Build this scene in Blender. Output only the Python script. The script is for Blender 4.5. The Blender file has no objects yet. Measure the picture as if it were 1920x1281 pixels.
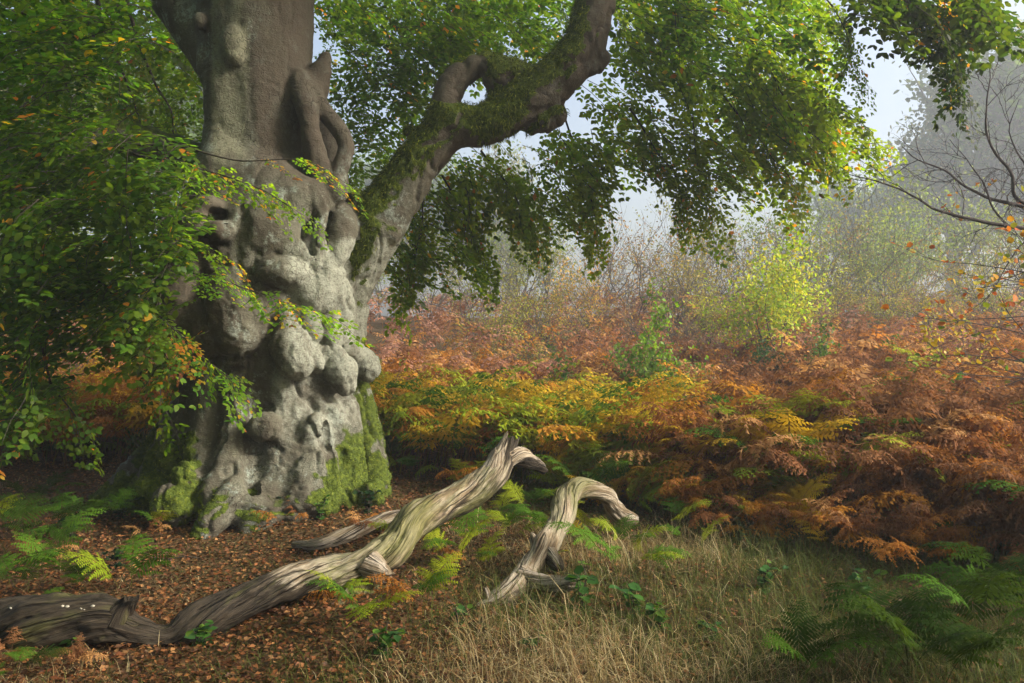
import bpy, math, random
import numpy as np

# ------------------------------------------------------------------ camera, sky, sun, exposure
scene = bpy.context.scene
COL = scene.collection
FPX, CZ, CYP = 1600.0, 1.55, 640.5          # focal length in photo pixels, eye height, horizon row
cam = bpy.data.cameras.new("camera")
cam.sensor_width = 36.0
cam.lens = 36.0 * FPX / 1920.0
cam.clip_end = 2000.0
cam.clip_start = 0.05
cam_o = bpy.data.objects.new("camera", cam)
COL.objects.link(cam_o)
cam_o.location = (0, 0, CZ)
cam_o.rotation_euler = (math.radians(90), 0, 0)
scene.camera = cam_o

SUN_DIR = np.array([0.85, -0.17, 0.49]); SUN_DIR /= np.linalg.norm(SUN_DIR)
SUN_EL = math.asin(SUN_DIR[2]); SUN_AZ = math.atan2(SUN_DIR[0], SUN_DIR[1])
world = bpy.data.worlds.new("World"); scene.world = world
world.use_nodes = True
wt = world.node_tree; wt.nodes.clear()
wo = wt.nodes.new("ShaderNodeOutputWorld"); wb = wt.nodes.new("ShaderNodeBackground")
ws = wt.nodes.new("ShaderNodeTexSky")
ws.sky_type = 'NISHITA'; ws.sun_disc = False
ws.sun_elevation = SUN_EL; ws.sun_rotation = SUN_AZ
ws.air_density = 1.0; ws.dust_density = 7.0; ws.ozone_density = 1.0
wb.inputs['Strength'].default_value = 0.10
wt.links.new(ws.outputs[0], wb.inputs[0]); wt.links.new(wb.outputs[0], wo.inputs[0])
sun = bpy.data.lights.new("sun", 'SUN')
sun.energy = 2.9; sun.angle = math.radians(14); sun.color = (1.0, 0.95, 0.86)
sun_o = bpy.data.objects.new("sun", sun); COL.objects.link(sun_o)
from mathutils import Vector, Matrix
sun_o.rotation_euler = Vector(SUN_DIR).to_track_quat('Z', 'Y').to_euler()
sun_o.location = (20, -10, 30)
vs = scene.view_settings
scene.display_settings.display_device = 'sRGB'
vs.view_transform = 'Standard'; vs.look = 'None'; vs.gamma = 1.0; vs.use_curve_mapping = False
vs.exposure = 1.7
scene.cycles.max_bounces = 6
scene.cycles.diffuse_bounces = 3
scene.cycles.transmission_bounces = 4
scene.cycles.transparent_max_bounces = 4
scene.cycles.volume_bounces = 0
scene.cycles.use_denoising = True

# ------------------------------------------------------------------ helpers
def P(px, py, Y):
    return np.array([(px - 960.0) / FPX * Y, Y, CZ - (py - CYP) / FPX * Y])

def to_px(p):
    p = np.asarray(p)
    return np.stack([960 + p[..., 0] / p[..., 1] * FPX, CYP + (CZ - p[..., 2]) / p[..., 1] * FPX], -1)

_lat = np.random.default_rng(11).random((32, 32, 32)).astype(np.float32)
def vnoise(p, f=1.0, off=0.0):
    """smooth value noise in 0..1 at points p (n,3)"""
    q = np.asarray(p, dtype=np.float64) * f + off
    i = np.floor(q).astype(np.int64); t = q - i; t = t * t * (3 - 2 * t); i &= 31; j = (i + 1) & 31
    x0, y0, z0 = i[:, 0], i[:, 1], i[:, 2]; x1, y1, z1 = j[:, 0], j[:, 1], j[:, 2]
    tx, ty, tz = t[:, 0], t[:, 1], t[:, 2]
    a = _lat[x0, y0, z0] * (1 - tx) + _lat[x1, y0, z0] * tx
    b = _lat[x0, y1, z0] * (1 - tx) + _lat[x1, y1, z0] * tx
    c = _lat[x0, y0, z1] * (1 - tx) + _lat[x1, y0, z1] * tx
    d = _lat[x0, y1, z1] * (1 - tx) + _lat[x1, y1, z1] * tx
    return (a * (1 - ty) + b * ty) * (1 - tz) + (c * (1 - ty) + d * ty) * tz

def fbm(p, f=1.0, o=4, off=0.0):
    s = 0; a = 0.5; n = 0
    for k in range(o):
        s = s + a * vnoise(p, f * 2 ** k, off + 7.3 * k); n += a; a *= 0.5
    return s / n

def sstep(a, b, x):
    t = np.clip((x - a) / (b - a), 0, 1); return t * t * (3 - 2 * t)

def norm(v):
    v = np.asarray(v, dtype=float); return v / np.maximum(np.linalg.norm(v, axis=-1, keepdims=True), 1e-9)

def make_mesh(name, verts, faces, mat=None, smooth=True, col=None, attrs=None):
    """faces: int array (n,3) or (n,4)"""
    verts = np.ascontiguousarray(verts, dtype=np.float32); faces = np.ascontiguousarray(faces, dtype=np.int32)
    me = bpy.data.meshes.new(name)
    nf, k = faces.shape
    me.vertices.add(len(verts)); me.vertices.foreach_set('co', verts.ravel())
    me.loops.add(nf * k); me.loops.foreach_set('vertex_index', faces.ravel())
    me.polygons.add(nf); me.polygons.foreach_set('loop_start', np.arange(0, nf * k, k, dtype=np.int32))
    me.polygons.foreach_set('use_smooth', np.full(nf, smooth, dtype=bool))
    if col is not None:
        c = np.ones((len(verts), 4), dtype=np.float32); c[:, :3] = col
        a = me.attributes.new('col', 'FLOAT_COLOR', 'POINT'); a.data.foreach_set('color', c.ravel())
    for an, av in (attrs or {}).items():
        av = np.ascontiguousarray(av, dtype=np.float32)
        if av.ndim == 1:
            a = me.attributes.new(an, 'FLOAT', 'POINT'); a.data.foreach_set('value', av)
        else:
            a = me.attributes.new(an, 'FLOAT_VECTOR', 'POINT'); a.data.foreach_set('vector', av.ravel())
    me.update(); me.validate()
    if mat: me.materials.append(mat)
    return me

def obj(name, me, parent=None, loc=None, label=None, cat=None, group=None, kind=None):
    o = bpy.data.objects.new(name, me); COL.objects.link(o)
    if parent is not None: o.parent = parent
    if loc is not None: o.location = tuple(loc)
    if label: o['label'] = label
    if cat: o['category'] = cat
    if group: o['group'] = group
    if kind: o['kind'] = kind
    return o

def place(o, loc, rot=(0, 0, 0), s=1.0):
    o.location = tuple(loc); o.rotation_euler = rot; o.scale = (s, s, s)

class Acc:
    """collects triangles or quads with colours into one mesh"""
    def __init__(s): s.v = []; s.f = []; s.c = []; s.n = 0
    def add(s, v, f, c=None):
        v = np.asarray(v, dtype=np.float32); s.v.append(v); s.f.append(np.asarray(f, dtype=np.int64) + s.n)
        if c is not None:
            c = np.asarray(c, dtype=np.float32)
            s.c.append(np.broadcast_to(c, (len(v), 3)) if c.ndim == 1 else c)
        s.n += len(v)
    def mesh(s, name, mat, smooth=True):
        return make_mesh(name, np.concatenate(s.v), np.concatenate(s.f), mat, smooth, np.concatenate(s.c) if s.c else None)

def resample(pts, step):
    """Catmull-Rom through pts (n,k) -> evenly spaced"""
    pts = np.asarray(pts, dtype=float); n = len(pts)
    q = np.vstack([2 * pts[0] - pts[1], pts, 2 * pts[-1] - pts[-2]]); out = []
    for i in range(n - 1):
        t = np.linspace(0, 1, 24, endpoint=False)[:, None]
        a, b, c, d = q[i], q[i + 1], q[i + 2], q[i + 3]
        out.append(0.5 * (2 * b + (c - a) * t + (2 * a - 5 * b + 4 * c - d) * t ** 2 + (3 * b - a - 3 * c + d) * t ** 3))
    out.append(pts[-1:]); out = np.vstack(out)
    L = np.r_[0, np.cumsum(np.linalg.norm(np.diff(out[:, :3], axis=0), axis=1))]
    m = max(3, int(L[-1] / step) + 1); s = np.linspace(0, L[-1], m)
    return np.stack([np.interp(s, L, out[:, k]) for k in range(out.shape[1])], 1), s

def frames(p):
    t = norm(np.gradient(p, axis=0)); ref = np.array([0.0, 0, 1.0])
    if abs(t[0] @ ref) > 0.9: ref = np.array([1.0, 0, 0])
    u = np.zeros_like(t); prev = ref
    for i in range(len(t)):
        a = prev - t[i] * (prev @ t[i]); a /= max(np.linalg.norm(a), 1e-9); u[i] = a; prev = a
    return t, u, np.cross(t, u)

def tube(p, r, sides=5, cap=True):
    p = np.asarray(p, dtype=float); r = np.broadcast_to(np.asarray(r, dtype=float), (len(p),))
    t, u, w = frames(p); a = np.linspace(0, 2 * np.pi, sides, endpoint=False)
    ring = p[:, None] + r[:, None, None] * (np.cos(a)[None, :, None] * u[:, None] + np.sin(a)[None, :, None] * w[:, None])
    v = ring.reshape(-1, 3); n = len(p)
    i = np.arange(n - 1)[:, None] * sides; k = np.arange(sides)[None]; k2 = (k + 1) % sides
    f = np.stack([i + k, i + k2, i + sides + k2, i + sides + k], -1).reshape(-1, 4)
    return v, f

# ------------------------------------------------------------------ materials
def new_mat(name):
    m = bpy.data.materials.new(name); m.use_nodes = True; nt = m.node_tree; nt.nodes.clear()
    return m, nt, nt.nodes.new, nt.links.new

def N(nt, kind, **kw):
    n = nt.nodes.new(kind)
    for k, v in kw.items():
        if k in n.inputs: n.inputs[k].default_value = v
        else: setattr(n, k, v)
    return n

def ramp(nt, stops):
    n = nt.nodes.new('ShaderNodeValToRGB'); e = n.color_ramp.elements
    while len(e) < len(stops): e.new(0.5)
    for el, (p, c) in zip(e, stops):
        el.position = p; el.color = (*c, 1) if len(c) == 3 else c
    return n

def leaf_mat(name, trans=0.45, rough=0.5, spec=0.25, vary=0.0, attr=True, color=(0.05, 0.1, 0.02), rand=None, tint=(1.25, 1.15, 0.5)):
    """thin leaf: colour attribute (or colour), diffuse + translucent + a little sheen"""
    m, nt, nn, ln = new_mat(name)
    out = nn('ShaderNodeOutputMaterial')
    if attr:
        src = N(nt, 'ShaderNodeAttribute', attribute_name='col').outputs['Color']
    elif rand:
        oi = nn('ShaderNodeObjectInfo'); rp = ramp(nt, rand); ln(oi.outputs['Random'], rp.inputs[0]); src = rp.outputs[0]
    else:
        rgb = nn('ShaderNodeRGB'); rgb.outputs[0].default_value = (*color, 1); src = rgb.outputs[0]
    if vary:
        tc = nn('ShaderNodeTexCoord'); no = N(nt, 'ShaderNodeTexNoise', Scale=vary); no.inputs['Detail'].default_value = 3
        ln(tc.outputs['Object'], no.inputs['Vector'])
        hs = nn('ShaderNodeHueSaturation'); mr = nn('ShaderNodeMapRange')
        mr.inputs['From Min'].default_value = 0.3; mr.inputs['From Max'].default_value = 0.7
        mr.inputs['To Min'].default_value = 0.55; mr.inputs['To Max'].default_value = 1.45
        ln(no.outputs[0], mr.inputs['Value']); ln(mr.outputs[0], hs.inputs['Value']); ln(src, hs.inputs['Color']); src = hs.outputs[0]
    pb = N(nt, 'ShaderNodeBsdfPrincipled', Roughness=rough); pb.inputs['Specular IOR Level'].default_value = spec
    ln(src, pb.inputs['Base Color'])
    tr = nn('ShaderNodeBsdfTranslucent'); mul = N(nt, 'ShaderNodeMix', data_type='RGBA', blend_type='MULTIPLY')
    mul.inputs[0].default_value = 1.0
    ln(src, mul.inputs[6]); mul.inputs[7].default_value = (*tint, 1); ln(mul.outputs[2], tr.inputs[0])
    mx = N(nt, 'ShaderNodeMixShader'); mx.inputs[0].default_value = trans
    ln(pb.outputs[0], mx.inputs[1]); ln(tr.outputs[0], mx.inputs[2]); ln(mx.outputs[0], out.inputs[0])
    return m

def plain_mat(name, c1, c2, scale=6.0, rough=0.85, bump=0.3, stretch=(1, 1, 1)):
    m, nt, nn, ln = new_mat(name); out = nn('ShaderNodeOutputMaterial')
    tc = nn('ShaderNodeTexCoord'); mp = nn('ShaderNodeMapping'); mp.inputs['Scale'].default_value = stretch
    ln(tc.outputs['Object'], mp.inputs[0])
    no = N(nt, 'ShaderNodeTexNoise', Scale=scale); no.inputs['Detail'].default_value = 6; ln(mp.outputs[0], no.inputs['Vector'])
    rp = ramp(nt, [(0.35, c1), (0.65, c2)]); ln(no.outputs[0], rp.inputs[0])
    pb = N(nt, 'ShaderNodeBsdfPrincipled', Roughness=rough); pb.inputs['Specular IOR Level'].default_value = 0.15
    ln(rp.outputs[0], pb.inputs['Base Color'])
    if bump:
        b = N(nt, 'ShaderNodeBump', Strength=bump, Distance=0.02); ln(no.outputs[0], b.inputs['Height']); ln(b.outputs[0], pb.inputs['Normal'])
    ln(pb.outputs[0], out.inputs[0]); return m

# ------------------------------------------------------------------ ground
TX, TY = -2.38, 8.05                        # centre of the great beech
def hgt(x, y):
    x = np.asarray(x, dtype=float); y = np.asarray(y, dtype=float)
    h = 2.35 * sstep(8.5, 29.0, y) + np.maximum(y - 27, 0) * 0.012
    h = h + 0.13 * np.exp(-((x - TX) ** 2 + (y - TY) ** 2) / 1.6 ** 2)
    h = h + 0.35 * sstep(1.5, 6.0, x) * sstep(5.0, 8.5, y) * (1 - sstep(14, 26, y))
    p = np.stack([x, y, np.zeros_like(x)], -1).reshape(-1, 3)
    h = h + ((vnoise(p, 0.35) - 0.5) * 0.22 + (vnoise(p, 1.1, 3) - 0.5) * 0.10 + (vnoise(p, 3.1, 5) - 0.5) * 0.035).reshape(h.shape)
    return h

def ground_px(px, py):
    """point of the ground seen at a photo pixel"""
    Y = 3.0
    d = np.array([(px - 960) / FPX, 1.0, -(py - CYP) / FPX])
    ys = np.arange(2.5, 60, 0.03); z = CZ + d[2] * ys; h = hgt(d[0] * ys, ys)
    k = np.argmax(z < h); k = k if k > 0 else len(ys) - 1
    Y = ys[k]; return np.array([d[0] * Y, Y, float(h[k])])

def spaced(lo, hi, step, far):
    a = list(np.arange(lo, hi + 1e-6, step)); s = step
    while a[-1] < far: s *= 1.18; a.append(a[-1] + s)
    s = step; b = []; q = lo
    while q > -far: s *= 1.18; q -= s; b.append(q)
    return np.array(b[::-1] + a)

gm, nt, nn, ln = new_mat('forest_soil')
o_ = nn('ShaderNodeOutputMaterial'); tc = nn('ShaderNodeTexCoord')
n1 = N(nt, 'ShaderNodeTexNoise', Scale=14.0); n1.inputs['Detail'].default_value = 8; n1.inputs['Roughness'].default_value = 0.7
n2 = N(nt, 'ShaderNodeTexNoise', Scale=0.9); n2.inputs['Detail'].default_value = 5
vo = N(nt, 'ShaderNodeTexVoronoi', Scale=26.0)
for q in (n1, n2, vo): ln(tc.outputs['Object'], q.inputs['Vector'])
r1 = ramp(nt, [(0.3, (0.022, 0.014, 0.008)), (0.5, (0.075, 0.042, 0.02)), (0.7, (0.15, 0.085, 0.04))]); ln(n1.outputs[0], r1.inputs[0])
r2 = ramp(nt, [(0.35, (0.05, 0.055, 0.016)), (0.65, (0.10, 0.06, 0.03))]); ln(n2.outputs[0], r2.inputs[0])
mx = N(nt, 'ShaderNodeMix', data_type='RGBA'); mx.inputs[0].default_value = 0.4; ln(r1.outputs[0], mx.inputs[6]); ln(r2.outputs[0], mx.inputs[7])
pb = N(nt, 'ShaderNodeBsdfPrincipled', Roughness=0.95); pb.inputs['Specular IOR Level'].default_value = 0.1
ln(mx.outputs[2], pb.inputs['Base Color'])
bp = N(nt, 'ShaderNodeBump', Strength=0.8, Distance=0.03); ad = N(nt, 'ShaderNodeMath', operation='ADD')
ln(n1.outputs[0], ad.inputs[0]); ln(vo.outputs['Distance'], ad.inputs[1]); ln(ad.outputs[0], bp.inputs['Height']); ln(bp.outputs[0], pb.inputs['Normal'])
ln(pb.outputs[0], o_.inputs[0])
gx = spaced(-9, 11, 0.16, 90); gy = spaced(1.5, 26, 0.16, 110)
gy = gy[gy > -25]
GX, GY = np.meshgrid(gx, gy, indexing='ij'); GZ = hgt(GX, GY)
gi = np.arange(len(gx) * len(gy)).reshape(len(gx), len(gy))
gf = np.stack([gi[:-1, :-1], gi[1:, :-1], gi[1:, 1:], gi[:-1, 1:]], -1).reshape(-1, 4)
obj('ground', make_mesh('ground', np.stack([GX, GY, GZ], -1).reshape(-1, 3), gf, gm), kind='structure')
HAZE = 0.0036
# ------------------------------------------------------------------ the great beech: sculpted trunk and limb
H = 0.0195
G0 = np.array([-4.75, 6.35, -0.30]); G1 = np.array([1.35, 9.35, 5.35])
gxs, gys, gzs = [np.arange(G0[k], G1[k], H, dtype=np.float32) for k in range(3)]
SDF = np.full((len(gxs), len(gys), len(gzs)), 9.0, dtype=np.float32)
LAB = np.zeros(SDF.shape, dtype=np.int8)

PROF = np.array([  # photo row, left edge, right edge of the bare body
    (-200, 372, 600), (-80, 372, 592), (0, 366, 584), (80, 374, 582), (200, 388, 584), (290, 386, 578), (340, 360, 600), (390, 338, 640),
    (440, 326, 665), (500, 322, 672), (580, 334, 674), (660, 362, 668), (720, 368, 668), (780, 356, 672), (840, 340, 678),
    (900, 318, 682), (960, 300, 684), (1060, 285, 690)], dtype=float)
def prof(z):
    py = CYP + (CZ - z) * FPX / 8.0
    l = np.interp(py, PROF[:, 0], PROF[:, 1]); r = np.interp(py, PROF[:, 0], PROF[:, 2])
    cx = ((l + r) / 2 - 960) / FPX * 8.0; a = (r - l) / 2 / FPX * 8.0
    return cx, a
def front(x, z):
    cx, a = prof(z); b = a * 0.92
    return TY - b * np.sqrt(max(0.0, 1 - min(1, ((x - cx) / a) ** 2)))
def on(px, py, out=0.0):
    """point on the front of the body under photo pixel, pushed out by metres (towards the viewer)"""
    Y = 7.4
    for _ in range(4):
        p = P(px, py, Y); Y = front(p[0], p[2])
    return P(px, py, Y - out)
M = 1 / 200.0        # metres per photo pixel at the trunk

def sub(lo, hi):
    s = []
    for k, ax in enumerate((gxs, gys, gzs)):
        i0 = max(0, int((lo[k] - G0[k]) / H)); i1 = min(len(ax), int((hi[k] - G0[k]) / H) + 2)
        s.append(slice(i0, max(i1, i0 + 1)))
    return tuple(s)
def smin(a, b, k):
    h = np.clip(0.5 + 0.5 * (b - a) / k, 0, 1); return b + (a - b) * h - k * h * (1 - h)
def merge(s, d, k, lab):
    a = SDF[s]; LAB[s] = np.where(d < a, lab, LAB[s]) if lab else LAB[s]
    SDF[s] = smin(a, d, k)
def carve(s, d, k):
    SDF[s] = -smin(-SDF[s], d, k)
def gridpts(s): return gxs[s[0]][:, None, None], gys[s[1]][None, :, None], gzs[s[2]][None, None, :]
def seg(s, a, b, ra, rb):
    X, Y, Z = gridpts(s); d = (b - a).astype(np.float32); L2 = max(float(d @ d), 1e-9)
    t = np.clip(((X - a[0]) * d[0] + (Y - a[1]) * d[1] + (Z - a[2]) * d[2]) / L2, 0, 1).astype(np.float32)
    return np.sqrt((X - a[0] - t * d[0]) ** 2 + (Y - a[1] - t * d[1]) ** 2 + (Z - a[2] - t * d[2]) ** 2) - (ra + (rb - ra) * t)
def chain(pts, rs, k=0.06, lab=0, cut=False, smooth=True):
    pts = np.asarray(pts, dtype=float); rs = np.broadcast_to(np.asarray(rs, dtype=float), (len(pts),))
    if smooth and len(pts) > 2:
        q, _ = resample(np.c_[pts, rs], 0.12); pts, rs = q[:, :3], q[:, 3]
    m = rs.max() + k * 1.5 + 0.05
    s = sub(pts.min(0) - m, pts.max(0) + m); d = None
    for i in range(len(pts) - 1):
        e = seg(s, pts[i], pts[i + 1], rs[i], rs[i + 1]); d = e if d is None else np.minimum(d, e)
    (carve(s, d, k) if cut else merge(s, d, k, lab))
def ball(c, r, k=0.05, lab=0, cut=False, tilt=0.0):
    """ellipsoid, r = (rx, ry, rz) metres, tilt in the picture plane"""
    c = np.asarray(c, dtype=float); r = np.asarray(r, dtype=float) * np.ones(3); m = r.max() + k * 1.5 + 0.05
    s = sub(c - m, c + m); X, Y, Z = gridpts(s); x, y, z = X - c[0], Y - c[1], Z - c[2]
    ct, st = math.cos(tilt), math.sin(tilt); x, z = ct * x + st * z, -st * x + ct * z
    k0 = np.sqrt((x / r[0]) ** 2 + (y / r[1]) ** 2 + (z / r[2]) ** 2); k1 = np.sqrt((x / r[0] ** 2) ** 2 + (y / r[1] ** 2) ** 2 + (z / r[2] ** 2) ** 2)
    d = (k0 * (k0 - 1) / np.maximum(k1, 1e-4)).astype(np.float32)
    (carve(s, d, k) if cut else merge(s, d, k, lab))

# body
_s = sub(np.array([-4.6, 6.4, -0.3]), np.array([-0.8, 9.3, 5.3])); X, Y, Z = gridpts(_s)
cx, a = prof(Z); b = a * 0.92; cx = cx.astype(np.float32); a = a.astype(np.float32); b = b.astype(np.float32)
th = np.arctan2(Y - TY, X - cx)
low = sstep(0.4, 1.6, 1.6 - Z + 0.4 * 0).astype(np.float32)
flute = (0.020 * np.sin(7 * th + 1.1 * Z) + 0.012 * np.sin(11 * th - 0.8 * Z + 1)) * np.clip((2.2 - Z) / 2.0, 0.12, 1.0)
d = (np.sqrt(((X - cx) / a) ** 2 + ((Y - TY) / b) ** 2) - 1) * np.minimum(a, b) - flute
SDF[_s] = np.minimum(SDF[_s], d.astype(np.float32)); del d, flute, th

def c_(L, rs, **kw):
    """ridge: (px, py, how far its crest stands out of the body), radii in photo pixels"""
    chain([on(x, y, p - r * M) for (x, y, p), r in zip(L, rs)], np.array(rs) * M, **kw)
def b_(px, py, prot, rx, ry, rz, **kw):
    ball(on(px, py, prot - ry * M), (rx * M, ry * M, rz * M), **kw)
LIMB, BURR = 1, 2
# upper left bough leaving the frame
chain([P(400, 110, 8.05), P(345, 30, 8.1), P(290, -40, 8.2), P(240, -130, 8.3)], [0.20, 0.21, 0.19, 0.18], k=0.15)
# flutes and buttresses of the foot
c_([(545, 600, .06), (545, 690, .09), (542, 760, .12), (536, 830, .15), (532, 900, .18)], [58, 56, 54, 50, 48], k=0.05)
c_([(447, 690, .11), (446, 780, .15), (440, 840, .18), (425, 890, .22), (404, 945, .30), (398, 1010, .36)], [27, 27, 29, 32, 30, 24], k=0.035)
c_([(398, 690, .10), (393, 780, .13), (386, 850, .16), (392, 900, .20)], [30, 33, 33, 26], k=0.035)
c_([(372, 720, .06), (350, 800, .12), (325, 865, .26), (296, 915, .42), (272, 965, .58), (250, 1040, .66)], [34, 44, 46, 44, 38, 24], k=0.05)
chain([P(345, 770, 8.2), P(300, 850, 8.15), P(250, 905, 8.0), P(200, 940, 7.8), P(160, 955, 7.7)], [0.16, 0.17, 0.17, 0.15, 0.06], k=0.07)
b_(330, 862, .34, 34, 30, 38, k=0.03); b_(300, 922, .54, 46, 40, 36, k=0.04); b_(352, 905, .38, 30, 28, 36, k=0.04)
b_(268, 962, .66, 42, 38, 30, k=0.05); b_(322, 950, .60, 38, 36, 36, k=0.05); b_(232, 935, .40, 34, 34, 26, k=0.05)
c_([(462, 862, .10), (452, 905, .22), (428, 945, .40), (396, 980, .52), (360, 1040, .6)], [20, 22, 26, 24, 14], k=0.03)
c_([(506, 890, .12), (512, 930, .24), (505, 965, .36)], [22, 26, 22], k=0.03)
c_([(490, 935, .26), (478, 975, .40), (470, 1040, .46)], [30, 30, 22], k=0.06)
# front right buttress with its mossy shoulders
c_([(585, 780, .08), (588, 830, .20), (582, 890, .30), (575, 950, .42)], [38, 48, 54, 56], k=0.05)
c_([(642, 770, .10), (650, 830, .20), (656, 890, .28), (662, 950, .36)], [30, 32, 34, 36], k=0.04)
b_(588, 805, .26, 32, 28, 32, k=0.025); b_(632, 800, .24, 22, 24, 34, k=0.025); b_(608, 765, .13, 34, 26, 20, k=0.04)
chain([on(614, 800, .24), on(620, 850, .27), on(626, 915, .33)], [0.035, 0.045, 0.03], k=0.03, cut=True)
c_([(655, 930, .38), (680, 965, .5)], [28, 18], k=0.05, smooth=False)
# rear right column under the limb and its root
chain([P(668, 400, 8.05), P(664, 500, 8.05), P(660, 600, 8.05), P(656, 700, 8.05), P(668, 780, 8.05), P(690, 850, 8.0), P(712, 920, 7.85)], [0.15, 0.15, 0.14, 0.14, 0.17, 0.18, 0.13], k=0.05)
ball(P(700, 925, 7.45), (0.13, 0.14, 0.13), k=0.05)
# shoulder of swollen wood across the middle, running down to the right
c_([(520, 455, .04), (565, 478, .09), (606, 510, .16), (630, 550, .20), (636, 590, .19), (634, 630, .14)], [36, 36, 34, 30, 26, 20], k=0.04)
b_(530, 512, .20, 52, 46, 30, k=0.02, lab=BURR); b_(585, 550, .15, 46, 40, 42, k=0.05)
b_(500, 430, .05, 80, 70, 70, k=0.08)
c_([(500, 560, .03), (505, 640, .05), (515, 700, .05)], [36, 42, 46], k=0.05)
c_([(575, 590, .10), (590, 640, .10), (600, 700, .09), (588, 750, .08)], [24, 24, 28, 26], k=0.025)
c_([(622, 590, .16), (618, 640, .17), (602, 676, .17), (592, 692, .14)], [15, 18, 16, 9], k=0.014)
c_([(596, 640, .13), (588, 668, .15), (596, 690, .14)], [10, 12, 10], k=0.012)
# the nose-like drop and its neighbours
c_([(530, 590, .08), (538, 625, .16), (547, 658, .29), (555, 678, .30)], [20, 26, 38, 33], k=0.016, lab=BURR)
b_(592, 672, .26, 13, 16, 22, k=0.012, lab=BURR, tilt=0.4)
b_(497, 801, .27, 31, 22, 28, k=0.006, lab=BURR)
# right hand burrs
c_([(632, 668, .28), (640, 698, .38), (648, 724, .36)], [18, 30, 20], k=0.012, lab=BURR)
c_([(652, 655, .2), (674, 672, .30), (688, 688, .32)], [20, 26, 27], k=0.02, lab=BURR)
b_(612, 728, .12, 22, 18, 16, k=0.02)
# big dark boss at the left with its overhanging lower lip
b_(440, 585, .18, 54, 50, 78, k=0.04, lab=BURR); b_(446, 628, .22, 42, 40, 42, k=0.03)
b_(398, 620, .20, 48, 44, 50, k=0.04); b_(352, 560, .24, 48, 60, 100, k=0.06); b_(345, 470, .22, 42, 56, 70, k=0.06)
b_(484, 595, .10, 26, 30, 46, k=0.03)
chain([on(396, 694, .07), on(436, 694, .08), on(474, 690, .07)], [0.05, 0.05, 0.02], k=0.03, cut=True)
# knots of the left cheek
b_(372, 425, .20, 34, 34, 40, k=0.03); b_(414, 434, .16, 26, 24, 20, k=0.025); b_(388, 388, .18, 28, 24, 22, k=0.03)
ball(on(407, 402, .05), (0.075, 0.16, 0.05), k=0.03, cut=True); ball(on(426, 424, .12), (0.03, 0.08, 0.02), k=0.02, cut=True)
# long seams between the lobes
chain([on(452, 385, .03), on(455, 430, .05), on(456, 500, .06), on(455, 545, .10)], [.016, .026, .028, .03], k=0.025, cut=True)
chain([on(472, 690, .06), on(473, 760, .07), on(471, 820, .09), on(468, 870, .12), on(478, 930, .22)], [.030, .032, .036, .04, .045], k=0.02, cut=True)
chain([on(421, 700, .06), on(421, 780, .08), on(414, 850, .12)], [.030, .030, .026], k=0.02, cut=True)
chain([on(596, 585, .19), on(612, 584, .23), on(626, 590, .22)], [.016, .022, .01], k=0.014, cut=True)
chain([on(592, 590, .14), on(592, 640, .14)], [.014, .010], k=0.014, cut=True, smooth=False)
chain([on(462, 545, .16), on(464, 590, .20)], [.03, .02], k=0.02, cut=True, smooth=False)
# overhanging skirt of the upper stem and the hollow beneath it
c_([(430, 330, .0), (500, 355, .05), (560, 375, .14), (604, 372, .26), (628, 358, .28)], [60, 56, 44, 30, 22], k=0.09)
chain([on(580, 432, .02), on(578, 455, .0), on(586, 476, .05)], [.085, .09, .06], k=0.025, cut=True)
c_([(614, 385, .22), (600, 420, .17), (598, 460, .16), (612, 500, .17)], [10, 10, 11, 14], k=0.025)
c_([(640, 398, .24), (643, 432, .30), (630, 478, .22)], [20, 28, 22], k=0.02, lab=BURR)
b_(664, 415, .26, 19, 22, 28, k=0.018, lab=BURR); b_(640, 388, .28, 13, 14, 14, k=0.02); b_(656, 392, .26, 9, 10, 10, k=0.012)
chain([on(618, 420, .20), on(620, 470, .20)], [.025, .035], k=0.025, cut=True, smooth=False)
# the twisted handle on the right of the stem
h8 = 7.72
chain([P(560, 150, h8 + .1), P(572, 190, h8), P(580, 230, h8 - .05), P(586, 270, h8 - .05), P(598, 310, h8), P(612, 345, h8)], np.array([22, 22, 17, 19, 22, 22]) * M, k=0.03)
chain([P(580, 170, h8 + .1), P(606, 208, h8 + .06), P(634, 240, h8 + .05), P(650, 268, h8 + .05), P(646, 292, h8 + .02), P(636, 320, h8), P(634, 352, h8)], np.array([20, 16, 16, 15, 16, 16, 20]) * M, k=0.03, lab=BURR)
ball(P(612, 270, 7.98), (0.13, 0.08, 0.30), k=0.04)
ball(P(630, 358, 7.62), (.11, .12, .13), k=0.03); ball(P(578, 205, 7.66), (.09, .08, .07), k=0.02)
# cut stub and knots of the upper stem
chain([P(575, 190, 7.95), P(592, 155, 7.95), P(606, 122, 7.95), P(611, 108, 7.95)], np.array([34, 28, 18, 12]) * M, k=0.06)
b_(437, 84, .09, 24, 20, 36, k=0.015, lab=BURR); b_(440, 108, .10, 18, 16, 16, k=0.015)
b_(376, 40, .16, 14, 16, 16, k=0.02, lab=BURR); b_(384, 120, .06, 14, 20, 40, k=0.04)
c_([(420, 140, .03), (422, 200, .04), (420, 260, .04), (415, 320, .04)], [34, 36, 36, 40], k=0.08)
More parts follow.
